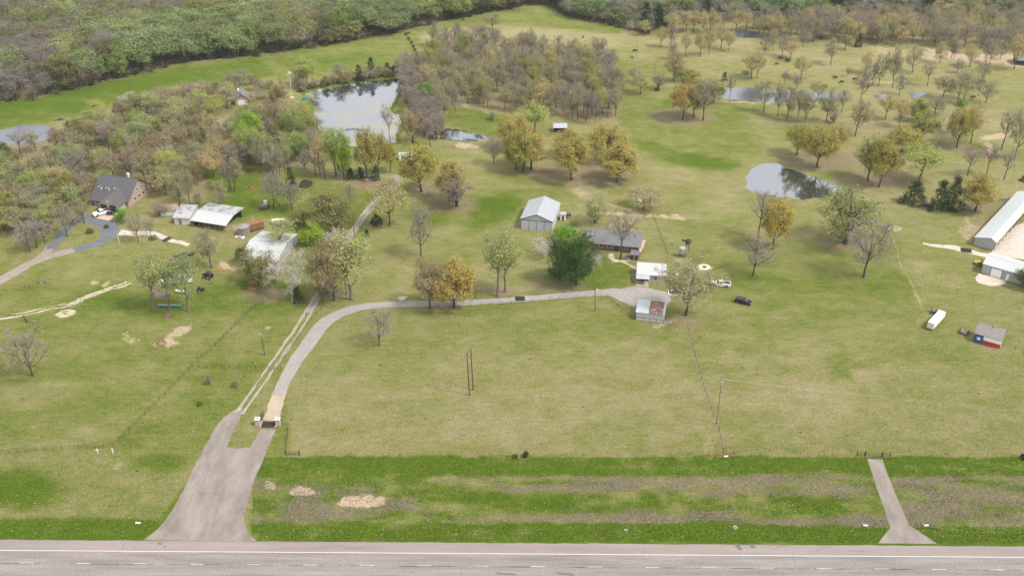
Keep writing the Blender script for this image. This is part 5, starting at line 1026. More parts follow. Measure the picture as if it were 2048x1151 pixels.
# ------------------------------------------------------------ vehicles (x forward, built at real size)
def wheel(e, x, y, r=.38, w=.26):
    t = MB().tube([(x, y-w/2, r), (x, y+w/2, r)], r, 14).build('wheel', M['tyre'], e); s = 1 if y > 0 else -1
    MB().tube([(x, y+s*(w/2-.02), r), (x, y+s*(w/2+.015), r)], r*.58, 10).build('rim', M['rim'], t)
def lamp(e, x, y, z, m, nm): MB().box(x-.05, x+.05, y-.16, y+.16, z-.09, z+.09).build(nm, M[m], e)
def pickup(label, rear, front, paint='car_white', bed='dark_bed', L_=6.1, group=None, name='pickup_truck'):
    a = G(*rear); b = G(*front); an = atan2(b[1]-a[1], b[0]-a[0]); e = thing(name, label, 'pickup truck', (a[0]+b[0])/2, (a[1]+b[1])/2, an, group); h = L_/2; W_ = 1.0
    MB().prism([(-h,.48),(-h+.1,.42),(-2.35,.42),(-2.3,.75),(-2.0,.88),(-1.6,.88),(-1.3,.75),(-1.25,.42),(1.25,.42),(1.35,.78),(1.6,.9),(2.0,.9),(2.25,.78),(2.35,.42),(h-.1,.42),(h,.6),(h,1.05),(h-.25,1.18),(1.25,1.28),(-.75,1.28),(-h,1.28)], -W_, W_).build('body', M[paint], e)
    MB().prism([(-.78,1.28),(1.30,1.28),(.62,1.92),(-.55,1.94)], -.86, .86).build('cab', M[paint], e); g = []
    MB().add([(1.29,-.80,1.31),(1.29,.80,1.31),(.66,.74,1.87),(.66,-.74,1.87)], [(0,1,2,3)]).build('windscreen', M['glass'], e)
    for v in e.children[-1].data.vertices: v.co.x += .03
    for s in (-1, 1): MB().add([(x_, s*.875, z) for x_, z in ((-.66,1.34),(.24,1.34),(.24,1.84),(-.5,1.85))] + [(x_, s*.875, z) for x_, z in ((.32,1.34),(1.12,1.34),(.62,1.84),(.32,1.84))], [(0,1,2,3),(4,5,6,7)]).build('side_window', M['glass'], e)
    MB().add([(-.79,-.7,1.35),(-.79,.7,1.35),(-.60,.7,1.85),(-.60,-.7,1.85)], [(0,1,2,3)]).build('rear_window', M['glass'], e)
    MB().box(-h+.12, -.86, -.82, .82, 1.282, 1.30).build('bed_floor', M[bed], e)
    for s in (-1, 1):
        MB().box(-h+.05, -.80, s*.91-.08, s*.91+.08, 1.285, 1.36).build('bed_rail', M[paint], e); MB().box(.95, 1.1, s*1.0-.02 if s > 0 else -1.2, 1.2 if s > 0 else -.98, 1.32, 1.52).build('mirror', M['trim_dk'], e)
        lamp(e, h-.02, s*.78, .92, 'clear_lamp', 'headlight'); lamp(e, -h+.02, s*.9, 1.05, 'red_lamp', 'tail_light')
        for x_ in (1.80, -1.80): wheel(e, x_, s*.90, .40)
    MB().box(h-.02, h+.10, -.98, .98, .42, .62).build('front_bumper', M['rim'], e); MB().box(h-.01, h+.03, -.6, .6, .72, 1.02).build('grille', M['trim_dk'], e); MB().box(-h-.10, -h+.02, -.95, .95, .46, .62).build('rear_bumper', M['rim'], e)
    return e
pickup('white crew-cab pickup with dark bed cover on the grass left of the black car', (1460,573), (1422,569))
pickup('white pickup parked at the garage of the dormered brick house', (216,425), (192,432))
pickup('white pickup hitched to a white trailer in front of the pale lime trees', (354,567), (320,567))
e_old = pickup('old maroon flatbed pickup beside the dark trailer', (357,521), (341,531), 'maroon', 'dark_bed', 5.2)
a = G(1470.5,602.5); b = G(1501.5,609.5); e = thing('black_car', 'black sport utility car parked alone on the right pasture', 'car', (a[0]+b[0])/2, (a[1]+b[1])/2, atan2(b[1]-a[1], b[0]-a[0]))
MB().prism([(-2.5,.5),(-2.45,.38),(-1.95,.38),(-1.9,.65),(-1.65,.78),(-1.35,.78),(-1.1,.65),(-1.05,.38),(1.05,.38),(1.12,.66),(1.35,.79),(1.7,.79),(1.95,.66),(2.0,.38),(2.42,.38),(2.5,.55),(2.48,.88),(2.3,1.02),(1.15,1.12),(-2.42,1.14),(-2.5,.9)], -.97, .97).build('body', M['black'], e)
MB().prism([(-2.40,1.14),(1.18,1.12),(.45,1.68),(.2,1.74),(-1.9,1.74),(-2.2,1.66)], -.82, .82).build('cabin', M['black'], e)
MB().box(-1.9, .2, -.66, .66, 1.742, 1.76).build('roof_panel', M['black'], e)
for s in (-1, 1):
    MB().add([(x_, s*.835, z) for x_, z in ((-2.15,1.2),(-.6,1.2),(-.6,1.62),(-1.95,1.62),(-.52,1.2),(1.0,1.2),(.42,1.62),(-.52,1.62))], [(0,1,2,3),(4,5,6,7)]).build('side_window', M['glass'], e)
    lamp(e, 2.47, s*.72, .82, 'clear_lamp', 'headlight'); lamp(e, -2.47, s*.82, .98, 'red_lamp', 'tail_light'); MB().box(-1.7, .1, s*.70-.03, s*.70+.03, 1.762, 1.81).build('roof_rail', M['rim'], e)
    MB().box(.75, .9, .95*s-.0 if s > 0 else -1.15, 1.15 if s > 0 else -.95, 1.14, 1.3).build('mirror', M['black'], e)
    for x_ in (1.53, -1.50): wheel(e, x_, s*.86, .37)
MB().add([(1.2,-.76,1.14),(1.2,.76,1.14),(.50,.70,1.66),(.50,-.70,1.66)], [(0,1,2,3)]).build('windscreen', M['glass'], e); MB().add([(-2.44,-.7,1.2),(-2.44,.7,1.2),(-2.24,.66,1.62),(-2.24,-.66,1.62)], [(0,1,2,3)]).build('rear_window', M['glass'], e)
# buggy by the garage
e = thing('utility_buggy', 'dark two-seat utility buggy parked beside the white pickup at the brick house', 'buggy', *G(222, 429), R(190))
MB().prism([(-1.3,.4),(1.3,.4),(1.35,.75),(.7,.95),(.1,.75),(-.2,.75),(-.3,1.0),(-1.3,1.0)], -.68, .68).build('body', M['dark_bed'], e)
for x_ in (-.25, .75):
    for y_ in (-.62, .62): MB().tube([(x_,y_,.9),(x_*.8-.05,y_*.9,1.9)], .03, 5).build('roll_bar', M['iron'], e)
MB().box(-.35, .65, -.6, .6, 1.88, 1.93).build('roof_panel', M['dark_bed'], e)
MB().box(-.2, .15, -.55, .55, .78, 1.2).build('seat', M['trim_dk'], e)
for x_ in (-.9, .95):
    for y_ in (-.62, .62): wheel(e, x_, y_, .33, .26)
# enclosed white trailer
def trailer_box(label, A, B, W_=2.3, h=2.3, z0=.55, paint='white', axles=(-.4, .5)):
    a = G(*A); b = G(*B); L_ = hypot(b[0]-a[0], b[1]-a[1]); e = thing('box_trailer', label, 'trailer', (a[0]+b[0])/2, (a[1]+b[1])/2, atan2(b[1]-a[1], b[0]-a[0])); l = L_/2
    MB().prism([(-l,z0),(l-.5,z0),(l,z0+.3),(l,z0+h-.5),(l-.35,z0+h),(-l,z0+h)], -W_/2, W_/2).build('body', M[paint], e)
    MB().box(-l-.03, -l-.005, -W_/2+.1, W_/2-.1, z0+.08, z0+h-.12).build('rear_door', M['offwhite'], e); MB().box(-l-.05, -l-.032, -.02, .02, z0+.1, z0+h-.14).build('door_seam', M['trim_dk'], e)
    MB().box(-l+.05, l-.4, -W_/2-.02, -W_/2-.003, z0+.25, z0+.32).build('side_stripe', M['trim_dk'], e); MB().box(-l, l-.35, -W_/2+.0, W_/2, z0+h+.003, z0+h+.03).build('roof_skin', M['white'], e)
    for ax in axles:
        for s in (-1, 1): wheel(e, ax, s*(W_/2-.16), .34, .22)
    MB().tube([(l-.2,-.5,z0),(l+1.1,0,z0-.05)], .05, 5).build('hitch_bar', M['iron'], e); MB().tube([(l-.2,.5,z0),(l+1.1,0,z0-.05)], .05, 5).build('hitch_bar', M['iron'], e); return e
trailer_box('long white enclosed box trailer standing alone near the flag shed', (1859,660), (1882,635), 1.9, 2.0)
trailer_box('white ribbed stock trailer hitched behind the white pickup', (386,564), (359,565), 2.0, 2.0)
def flat_trailer(label, c, rz, L_, W_, m, load=None, name='flat_trailer'):
    x, y = G(*c); e = thing(name, label, 'trailer', x, y, R(rz)); MB().box(-L_/2, L_/2, -W_/2, W_/2, .55, .66).build('deck', M[m], e)
    for s in (-1, 1):
        MB().box(-L_/2, L_/2, s*W_/2-.04, s*W_/2+.04, .66, .95).build('side_rail', M['iron'], e)
        for ax in (-.25, .55): wheel(e, ax, s*(W_/2+.12), .32, .2)
    MB().tube([(L_/2,-.5,.55),(L_/2+1.2,0,.5)], .05, 5).build('hitch_bar', M['iron'], e); MB().tube([(L_/2,.5,.55),(L_/2+1.2,0,.5)], .05, 5).build('hitch_bar', M['iron'], e)
    if load:
        mb = MB()
        for i in range(load): mb.obox((rnd.uniform(-L_/2+.4, L_/2-.4), rnd.uniform(-W_/2+.3, W_/2-.3), rnd.uniform(.72, 1.0)), rnd.uniform(.2,.7), rnd.uniform(.1,.3), .08, rnd.uniform(0,3))
        mb.build('load', M['wood'], e)
    return e
flat_trailer('small low utility trailer behind the white box trailer', (1870,626), 160, 2.6, 1.7, 'litter', 5)
flat_trailer('short utility trailer carrying pale boards beside the flag shed', (1928,665), 55, 2.8, 2.0, 'wood', 7)
flat_trailer('long dark flatbed trailer loaded with timber behind the old maroon pickup', (370,513), 40, 6.5, 2.1, 'dark_bed', 16)
e = thing('rock_rake', 'flat pale steel drag lying on the grass below the white stock trailer', 'farm implement', *G(360, 583), R(-15))
MB().box(-1.5, 1.5, -.8, .8, .2, .32).build('deck', M['rock'], e)
for s in (-1, 1): MB().box(-1.5, 1.5, s*.8-.05, s*.8+.05, .32, .5).build('side_rail', M['iron'], e)
def tractor(label, c, rz, paint, sc_=1., loader=True):
    x, y = G(*c); e = thing('tractor', label, 'tractor', x, y, R(rz)); e.scale = (sc_,)*3
    MB().prism([(-.2,.7),(1.7,.7),(1.75,1.35),(.2,1.5),(-.2,1.4)], -.38, .38).build('hood', M[paint], e); MB().box(-1.1, -.2, -.5, .5, .65, 1.15).build('frame', M[paint], e); MB().box(-.9, -.5, -.28, .28, 1.15, 1.6).build('seat', M['trim_dk'], e)
    for s in (-1, 1): wheel(e, -.75, s*.85, .72, .38); wheel(e, 1.35, s*.7, .42, .26)
    for px_ in (-1.0, .0):
        for s in (-1, 1): MB().tube([(px_, s*.55, 1.1), (px_, s*.5, 2.2)], .035, 5).build('canopy_post', M['iron'], e)
    MB().box(-1.15, .15, -.65, .65, 2.2, 2.28).build('canopy', M[paint], e)
    if loader:
        for s in (-1, 1): MB().tube([(0,s*.55,1.3),(1.6,s*.55,1.5),(2.4,s*.55,.5)], .07, 6).build('loader_arm', M[paint], e)
        MB().prism([(2.3,.1),(2.9,.05),(2.9,.15),(2.4,.2),(2.35,.7),(2.3,.7)], -.8, .8).build('bucket', M['iron'], e)
    return e
tractor('orange tractor with a front loader beside the maroon pickup', (349,546), 200, 'orange', 1.05)
tractor('grey tractor parked behind the right-hand pale lime tree', (416,556), 160, 'dark_bed', 1.05, False)
tractor('little dark garden tractor on the grass right of the pale lime trees', (402,582), 20, 'dark_bed', .7, False)
tractor('yellow compact tractor beside the left corner of the right-hand garage', (1955,530), 120, 'yellow', .75, False)
e = thing('orange_implement', 'orange farm implement lying in pieces on the grass by the lane side barn', 'farm implement', *G(434, 541), .2)
MB().box(-1.4, 1.4, -.12, .12, .35, .5).build('beam', M['orange'], e)
for k in range(5): MB().tube([(-1.2+k*.6,0,.45),(-1.3+k*.6,-.8,.08)], .06, 5).build('tine', M['orange'], e)
# excavator
e = thing('excavator', 'old dark excavator with its folded boom on the grass near the tiny pond', 'excavator', *G(530, 417), R(8))
for s in (-1, 1): MB().prism([(-1.7,.15),(-1.4,0),(1.4,0),(1.7,.15),(1.7,.6),(1.4,.75),(-1.4,.75),(-1.7,.6)], s*.95-.25, s*.95+.25).build('track', M['trim_dk'], e)
MB().box(-1.6, 1.0, -1.0, 1.0, .85, 1.7).build('house', M['litter'], e); c = MB().box(-.2, 1.05, .1, 1.0, 1.72, 2.9).build('cab', M['offwhite'], e); MB().box(1.055, 1.07, .2, .9, 1.9, 2.8).build('windscreen', M['glass'], c)
MB().tube([(.9,-.4,1.5),(2.3,-.4,3.6),(4.0,-.4,3.4)], [.24,.26,.18], 6).build('boom', M['litter'], e); MB().tube([(4.0,-.4,3.5),(5.1,-.4,1.4)], [.2,.13], 6).build('stick', M['litter'], e); MB().prism([(4.8,.7),(5.4,.9),(5.5,1.5),(5.1,1.5),(4.9,1.2)], -.85, .05).build('bucket', M['iron'], e)
# pipes, windmill, turbine, tank, fire ring
e = thing('teal_pipe_rack', 'long teal blue pipe resting on two low stands under the pale lime trees', 'pipe', *G(340, 614), R(-2))
MB().tube([(-3.6,0,.6),(3.6,0,.6)], .22, 8).build('pipe', M['teal'], e); MB().tube([(-3.4,.42,.58),(1.6,.42,.58)], .12, 8).build('thin_pipe', M['alu_wire'], e)
for x_ in (-2.6, 2.6): MB().box(x_-.1, x_+.1, -.5, .6, 0, .4).build('stand', M['iron'], e)
e = thing('wind_turbine', 'slim white three-bladed wind turbine on the lawn left of the large pond', 'wind turbine', *G(584, 195)); hh = hgt(195, 145)
MB().tube([(0,0,0),(0,0,hh)], [.09,.06], 8).build('tower', M['white'], e); hb_ = MB().tube([(0,.5,hh),(0,-.3,hh)], [.16,.22], 8).build('nacelle', M['white'], e)
for k in range(3):
    an = R(90+20+120*k); c_, s_ = cos(an), sin(an); MB().add([(.08*s_,-.35,hh-.08*c_),(-.08*s_,-.35,hh+.08*c_),(1.8*c_-.03*s_,-.35,hh+1.8*s_+.03*c_),(.5*c_+.22*s_,-.42,hh+.5*s_-.22*c_),(.08*s_,-.30,hh-.08*c_),(1.8*c_,-.32,hh+1.8*s_)], [(0,1,2,3),(1,4,5,2),(4,3,5)]).build('blade', M['white'], e)
MB().add([(0,.5,hh),(0,1.4,hh+.4),(0,1.4,hh-.4)], [(0,1,2)]).build('tail_vane', M['white'], e); MB().tube([(0,0,0),(0,0,.12)], 1.2, 12).build('base', M['concrete'], e)
e = thing('equipment_cabinet', 'small blue-grey cabinet on the lawn left of the large pond', 'cabinet', *G(609, 201)); MB().box(-.9, .9, -.4, .4, .1, 1.6).build('body', M['teal'], e); MB().box(-1, 1, -.5, .5, 0, .1).build('base', M['concrete'], e); MB().box(-.02, .02, -.42, -.4, .2, 1.5).build('door_seam', M['trim_dk'], e)
e = thing('windmill', 'dark farm windmill on a lattice tower beside the galvanised water tank', 'windmill', *G(1373, 514)); hh = hgt(514, 482)
for sx in (-1, 1):
    for sy in (-1, 1): MB().tube([(sx*.9,sy*.9,0),(sx*.15,sy*.15,hh)], .05, 4).build('tower_leg', M['iron'], e)
for q in (.25, .5, .75):
    r_ = .9-.75*q; MB().tube([(-r_,-r_,hh*q),(r_,-r_,hh*q),(r_,r_,hh*q),(-r_,r_,hh*q),(-r_,-r_,hh*q)], .03, 4).build('brace', M['iron'], e)
for k in range(14):
    an = 2*pi*k/14; c_, s_ = cos(an), sin(an); MB().add([(.25*c_-.06*s_,-.4,hh+.25*s_+.06*c_),(1.1*c_-.2*s_,-.4,hh+1.1*s_+.2*c_),(1.1*c_+.2*s_,-.25,hh+1.1*s_-.2*c_),(.25*c_+.06*s_,-.32,hh+.25*s_-.06*c_)], [(0,1,2,3)]).build('blade', M['iron'], e)
MB().add([(-.3,.2,hh),(-1.9,.6,hh+.5),(-1.9,.6,hh-.4)], [(0,1,2)]).build('tail_vane', M['iron'], e); MB().tube([(0,-.4,hh),(0,.3,hh)], .12, 6).build('hub', M['iron'], e)
e = thing('water_tank', 'galvanised round water tank standing beside the dark windmill', 'water tank', *G(1364, 512)); zz = 1.1
for k in range(4): an = pi/4+k*pi/2; MB().box(.8*cos(an)-.08, .8*cos(an)+.08, .8*sin(an)-.08, .8*sin(an)+.08, 0, zz).build('leg', M['wood_dk'], e)
MB().box(-1.1,1.1,-1.1,1.1,zz,zz+.12).build('platform', M['wood_dk'], e); MB().tube([(0,0,zz+.12),(0,0,zz+2.1)], 1.05, 18).build('tank_body', M['tank'], e); MB().tube([(0,0,zz+2.1),(0,0,zz+2.35)], [1.1,.3], 18).build('cap', M['tank'], e)
e = thing('fire_ring', 'round sandy fire ring edged with stones on the grass', 'fire ring', *G(1409, 534)); n = 20
MB().tube([(0,0,-.02),(0,0,.05)], 2.0, 24).build('sand_pad', M['rock'], e)
for k in range(n): an = 2*pi*k/n; MB().obox((.6*cos(an), .6*sin(an), .12), .11, .09, .10, an).build('stone', M['litter'], e)
MB().tube([(0,0,.05),(0,0,.14)], [.45,.2], 10).build('ash', M['trim_dk'], e)
e = thing('stock_tank', 'small white stock tank near the big spreading pecan', 'stock tank', *G(1352, 548)); MB().tube([(0,0,0),(0,0,.6)], .6, 14).build('wall', M['white'], e); MB().tube([(0,0,.601),(0,0,.605)], .52, 14).build('water_surface', M['glass'], e)
# wooden deck frame, cattle guards, gate pillars
def guard(label, c, W_, D_, rz, name='cattle_guard', col='iron'):
    x, y = G(*c); e = thing(name, label, 'cattle guard', x, y, R(rz)); MB().box(-W_/2, W_/2, -D_/2, D_/2, .012, .03).build('pit', M['trim_dk'], e)
    for k in range(12): yy = -D_/2 + D_*(k+.5)/12; MB().box(-W_/2, W_/2, yy-.045, yy+.045, .035, .10).build('rail', M[col], e)
    return e
e = guard('steel cattle guard across the driveway between the two stone pillars', (537.5,848.5), 3.6, 2.4, 0); 
for s in (-1, 1): MB().box(s*1.9-.1, s*1.9+.1, -1.2, 1.2, 0, .2).build('kerb', M['concrete'], e)
guard('rusty cattle guard on the gravel driveway below the pine', (1040,597), 3.0, 2.6, 4)
guard('dark cattle guard on the sandy path of the long stable', (1932,500.5), 3.4, 3.0, -18)
for c, lb in (((516.5,849), 'pale stone gate pillar on the left of the cattle guard'), ((557,849), 'pale stone gate pillar on the right of the cattle guard')):
    x, y = G(*c); e = thing('gate_pillar', lb, 'gate pillar', x, y, 0, 'stone pillars at the driveway gate'); r = random.Random(int(c[0]))
    MB().box(-.5, .5, -.5, .5, 0, 1.95).build('core', M['litter'], e); me0 = None
    for zz in range(5):
        for s_, (ax, sg) in enumerate((('x',-1),('x',1),('y',-1),('y',1))):
            for q in range(2):
                a0 = -.54 + q*.55 + r.uniform(0,.02); a1 = a0+.5; z0 = .02+zz*.38; z1 = z0+.35; t_ = .54+r.uniform(0,.04)
                if ax == 'y': MB().box(a0, a1, sg*t_ if sg < 0 else .5, -.5 if sg < 0 else t_, z0, z1).build('stone', M['stone'], e)
                else: MB().box(sg*t_ if sg < 0 else .5, -.5 if sg < 0 else t_, a0+.04, a1-.04, z0, z1).build('stone', M['stone'], e)
    MB().box(-.66, .66, -.66, .66, 1.95, 2.08).build('cap', M['offwhite'], e); MB().box(-.12,.12,-.12,.12,2.08,2.32).build('lantern', M['trim_dk'], e)
e = thing('driveway_gate', 'dark ornamental driveway gate swung open behind the left stone pillar', 'gate', *G(520, 846), R(84))
for z_ in (.2, .9, 1.6): MB().box(0, 3.2, -.03, .03, z_, z_+.07).build('rail', M['trim_dk'], e)
for k in range(15): MB().box(.05+k*.22, .09+k*.22, -.02, .02, .1, 1.7+.4*sin(k/14*pi)).build('picket', M['trim_dk'], e)

# ------------------------------------------------------------ fences, gates and poles
def walk(pts, step):
    P = gp(pts) if len(pts[0]) == 2 else pts; out = [P[0]]; carry = 0
    for a, b in zip(P[:-1], P[1:]):
        L_ = hypot(b[0]-a[0], b[1]-a[1]); n = max(1, round(L_/step)); out += [(a[0]+(b[0]-a[0])*i/n, a[1]+(b[1]-a[1])*i/n) for i in range(1, n+1)]
    return out
PM = {}
def fence(label, pts, step, h=1.35, rails=(.45, .85, 1.25), rr=.022, pr=.05, m='iron', rm=None, group='pasture fences'):
    W_ = walk(pts, step); e = thing('fence', label, 'fence', W_[0][0], W_[0][1], 0, group); key = (h, pr, m)
    if key not in PM: o = MB().tube([(0,0,0),(0,0,h)], pr, 5).build('post', M[m], e); PM[key] = o.data; sc.collection.objects.unlink(o); bpy.data.objects.remove(o)
    for p in W_[:290]: o = bpy.data.objects.new('post', PM[key]); link(o, e); o.location = (p[0]-W_[0][0], p[1]-W_[0][1], 0)
    for z_ in rails: MB().tube([(p[0]-W_[0][0], p[1]-W_[0][1], z_) for p in W_], rr, 4).build('rail', M[rm or m], e)
    return e
fence('dark pipe fence along the left verge, ending at the white cross', [(-120,914),(0,908),(90,901),(225,893)], 2.1)
fence('dark pipe fence running diagonally from the white cross corner towards the lane', [(228,893),(270,850),(320,800),(378,740),(440,683),(500,622),(528,604)], 2.2)
fence('low dark cross fence between the diagonal fence and the lane', [(383,733),(460,736),(512,737)], 2.2)
fence('short rail fence and gate at the lane beside the cross fence', [(512,739),(562,739)], 1.6)
fence('thin wire fence between the lane and the gravel driveway', [(548,742),(585,690),(615,650),(650,610)], 3.0, 1.2, (.4,.8,1.1), .012, .04)
fence('thin fence from the right stone pillar down to the verge', [(562,846),(577,852),(574,880),(571,908)], 2.2, 1.3, (.4,.8,1.2), .018, .045)
fence('thin wire fence running along the top of the highway verge', [(600,911),(800,912),(1000,912),(1200,912),(1412,911)], 4.2, 1.15, (.5,1.05), .010, .035)
fence('thin wire fence along the verge right of the gravel turnout', [(1470,912),(1600,912),(1712,912)], 4.2, 1.15, (.5,1.05), .010, .035)
fence('thin wire fence along the verge at the far right', [(1782,913),(1900,914),(2120,916)], 4.2, 1.15, (.5,1.05), .010, .035)
fence('overgrown fence dividing the two big pastures', [(1375,652),(1387,702),(1406,770),(1426,832),(1438,862),(1446,905)], 2.6, 1.3, (.5,1.1), .014, .05)
fence('wire fence below the gravel driveway curve, ending at the tin shed', [(812,610),(900,613),(1044,606),(1190,592),(1215,595),(1266,640)], 3.0, 1.15, (.4,.75,1.05), .014, .045)
fence('wire fence above the gravel driveway curve', [(782,600),(812,598),(1020,597)], 3.4, 1.15, (.4,1.0), .012, .045)
fence('wire fence behind the ranch house running up the slope', [(1307,432),(1318,465),(1332,500),(1335,512)], 2.6, 1.3, (.4,.8,1.2), .018, .05)
fence('short dark fence behind the long grass right of the flag shed', [(2005,690),(2030,699),(2060,712)], 2.4, 1.2, (.5,1.0), .014, .05)
fence('wire fence beside the lane near the pale yellow tree', [(655,500),(700,437),(745,395)], 3.4, 1.1, (.4,1.0), .012, .045)
fence('hedge-like fence line across the far field beside the large pond', [(808,66),(822,90),(835,112)], 4, 1.3, (.5,1.1), .02, .08)
def gate(label, A, B, h=1.25, n=5, m='rust'):
    a = G(*A); b = G(*B); L_ = hypot(b[0]-a[0], b[1]-a[1]); e = thing('field_gate', label, 'gate', a[0], a[1], atan2(b[1]-a[1], b[0]-a[0]), 'metal field gates along the verge')
    for x_ in (0, L_): MB().tube([(x_,0,0),(x_,0,h+.35)], .09, 7).build('gate_post', M[m], e)
    for k in range(n): MB().tube([(.1,0,.3+k*(h-.3)/(n-1)),(L_-.1,0,.3+k*(h-.3)/(n-1))], .028, 5).build('rail', M[m], e)
    for x_ in (.12, L_/2, L_-.12): MB().tube([(x_,0,.28),(x_,0,h)], .028, 5).build('upright', M[m], e)
gate('rusty pipe gate in the verge fence beside the worn fence row', (1417,911), (1447,911)); gate('short rusty gate section right of the leaning utility pole', (1452,910), (1467,909))
gate('dark pipe gate at the top of the small field entrance', (1730,912), (1763,913), m='iron'); gate('short dark gate wing left of the small field entrance', (1714,911), (1729,912), m='iron'); gate('short dark gate wing right of the small field entrance', (1764,913), (1779,912), m='iron')
gate('dark pipe gate at the foot of the thin fence near the paved entrance', (571,909), (599,910), m='iron')
def pole(label, base, top, r=.15, arm=None, extra=None, m='pole', h=None, top_white=False):
    x, y = G(*base); hh = h or hgt(base[1], top[1]); xt = (top[0]-CX)/F*(y*K+(H-hh)*S); e = thing('utility_pole', label, 'utility pole', x, y); dx = xt - x
    MB().tube([(0,0,0),(dx*.5,0,hh/2),(dx,0,hh)], [r*1.15, r, r*.8], 8).build('pole', M[m], e)
    if arm: o = MB().obox((dx,0,hh-.45), arm, .07, .08).build('cross_arm', M['wood'], e); [MB().tube([(dx+q*arm*.9,0,hh-.37),(dx+q*arm*.9,0,hh-.12)], .05, 6).build('insulator', M['offwhite'], o) for q in (-1, 0, 1)]
    if extra == 'can': MB().tube([(dx,-.35,hh-1.5),(dx,-.35,hh-.6)], .25, 10).build('transformer', M['tank'], e)
    return e, (x+dx, y, hh)
pole('dark utility pole with a transformer between the diagonal fence and the lane', (530,710), (520,661), .16, .5, 'can')
pole('dark utility pole beside the lane behind the bright green tree', (710,474), (704,426), .14, .5)
e, _ = pole('slim dark light pole at the gravel driveway right of the pine', (1190,621), (1190,575), .13)
MB().box(0, .9, -.12, .12, 7.3, 7.45).build('lamp_head', M['offwhite'], e)
e, tp = pole('grey leaning utility pole with white insulators beside the worn fence row', (1433,846), (1444,757), .14, .7, 'can', 'wood')
# H-frame
x1_, y1_ = G(939, 790); x2_, y2_ = G(946.5, 779); hh = hgt(790, 706); e = thing('double_power_pole', 'tall brown H-frame power structure of two poles in the middle pasture', 'power pole', x1_, y1_); dx, dy = x2_-x1_, y2_-y1_
for (a, b) in ((0, 0), (dx, dy)): MB().tube([(a,b,0),(a-.2,b,hh/2),(a-.35,b,hh)], [.2,.17,.13], 8).build('pole', M['pole'], e)
ux, uy = dx/hypot(dx,dy), dy/hypot(dx,dy)
for z_ in (hh-.4,): MB().tube([(-.35-ux*1.6,-uy*1.6,z_),(dx-.35+ux*1.6,dy+uy*1.6,z_)], .11, 5).build('cross_arm', M['pole'], e)
MB().tube([(-.3,0,hh*.55),(dx-.2,dy,hh*.72)], .07, 5).build('brace', M['pole'], e)
for q in (-1.4, .5, 1.4): MB().tube([(-.35+dx/2+ux*q*1.4, dy/2+uy*q*1.4, hh-.5),(-.35+dx/2+ux*q*1.4, dy/2+uy*q*1.4, hh-1.1)], .06, 5).build('insulator', M['offwhite'], e)
def wires(label, spans, r=.02, m='alu_wire', sag=.02):
    e = thing('overhead_wire', label, 'wire', spans[0][0][0], spans[0][0][1]); o = np.array((spans[0][0][0], spans[0][0][1], 0))
    for a, b in spans:
        a = np.array(a, float); b = np.array(b, float); L_ = np.linalg.norm(b-a); P = [a+(b-a)*t - np.array((0, 0, 4*sag*L_*t*(1-t))) - o for t in np.linspace(0, 1, 25)]; MB().tube(P, r, 4).build('cable', M[m], e)
far = G(2300, 845, 9.5)
wires('three thin pale cables running right from the grey leaning utility pole', [((tp[0]+q, tp[1], tp[2]-.1), (far[0]+40, far[1]+q*2-6, 11.8)) for q in (-.6, 0, .6)], .009, sag=.012)
xa, ya = G(-300, 150, 14); xb, yb = G(640, 40, 14)
for dz, nm in ((0, 'upper'), (1, 'lower')):
    wires(f'{nm} pair of thin pale transmission cables above the top-left forest', [((xa, ya-dz*26+q*3, 22), (xb+60, yb+70-dz*26+q*3, 22)) for q in (0, 1)], .016, sag=.008)
# ------------------------------------------------------------ smaller things
def marker(name, label, cat, base, parts, rz=0):
    e = thing(name, label, cat, *G(*base), rz)
    for nm, b, m_ in parts: MB().box(*b).build(nm, M[m_], e)
    return e
marker('white_cross', 'white wooden cross at the corner of the left pipe fence', 'cross', (196,906), [('post', (-.09,.09,-.06,.06,0,1.5), 'white'), ('cross_arm', (-.5,.5,-.075,-.062,.95,1.15), 'white')])
marker('white_marker_post', 'leaning white marker post at the fence corner', 'post', (226,905), [('post', (-.1,.1,-.1,.1,0,1.4), 'white'), ('cap', (-.12,.12,-.12,.12,1.4,1.46), 'offwhite')])
marker('red_marker', 'small red and white marker standing in the grass right of the fence corner', 'marker', (264,894), [('post', (-.05,.05,-.05,.05,0,.35), 'white'), ('cap', (-.2,.2,-.2,.2,.35,.6), 'red')])
e = thing('yellow_marker', 'thin yellow pipeline marker beside the dark utility pole', 'marker', *G(512, 729)); MB().tube([(0,0,0),(0,0,1.1)], .06, 6).build('post', M['yellow'], e); MB().tube([(0,0,1.1),(0,0,1.35)], [.08,.03], 6).build('cap', M['trim_dk'], e)
e = thing('diamond_sign', 'red and white striped diamond road marker on a post in the verge', 'sign', *G(1469, 1063), -.3)
MB().tube([(0,.04,0),(0,.04,1.9)], .035, 5).build('post', M['galv'], e); pl = MB().obox((0,0,1.5), .02, .45, .45, pi/2, rx=R(45)).build('plate', M['white'], e)
for q in (-.22, .0, .22): MB().add([(-.45+abs(q)*.6,-.03,1.5+q-.12),( .45-abs(q)*.6,-.03,1.5+q+.06),(.45-abs(q)*.6,-.03,1.5+q+.15),(-.45+abs(q)*.6,-.03,1.5+q-.03)], [(0,1,2,3)]).build('red_stripe', M['red'], e)
e = thing('road_sign', 'small pale road sign seen edge-on beside the highway', 'sign', *G(1251, 1070)); MB().tube([(0,0,0),(0,0,1.9)], .035, 5).build('post', M['galv'], e); MB().box(-.38, .38, .04, .07, 1.45, 1.95).build('plate', M['alu_wire'], e)
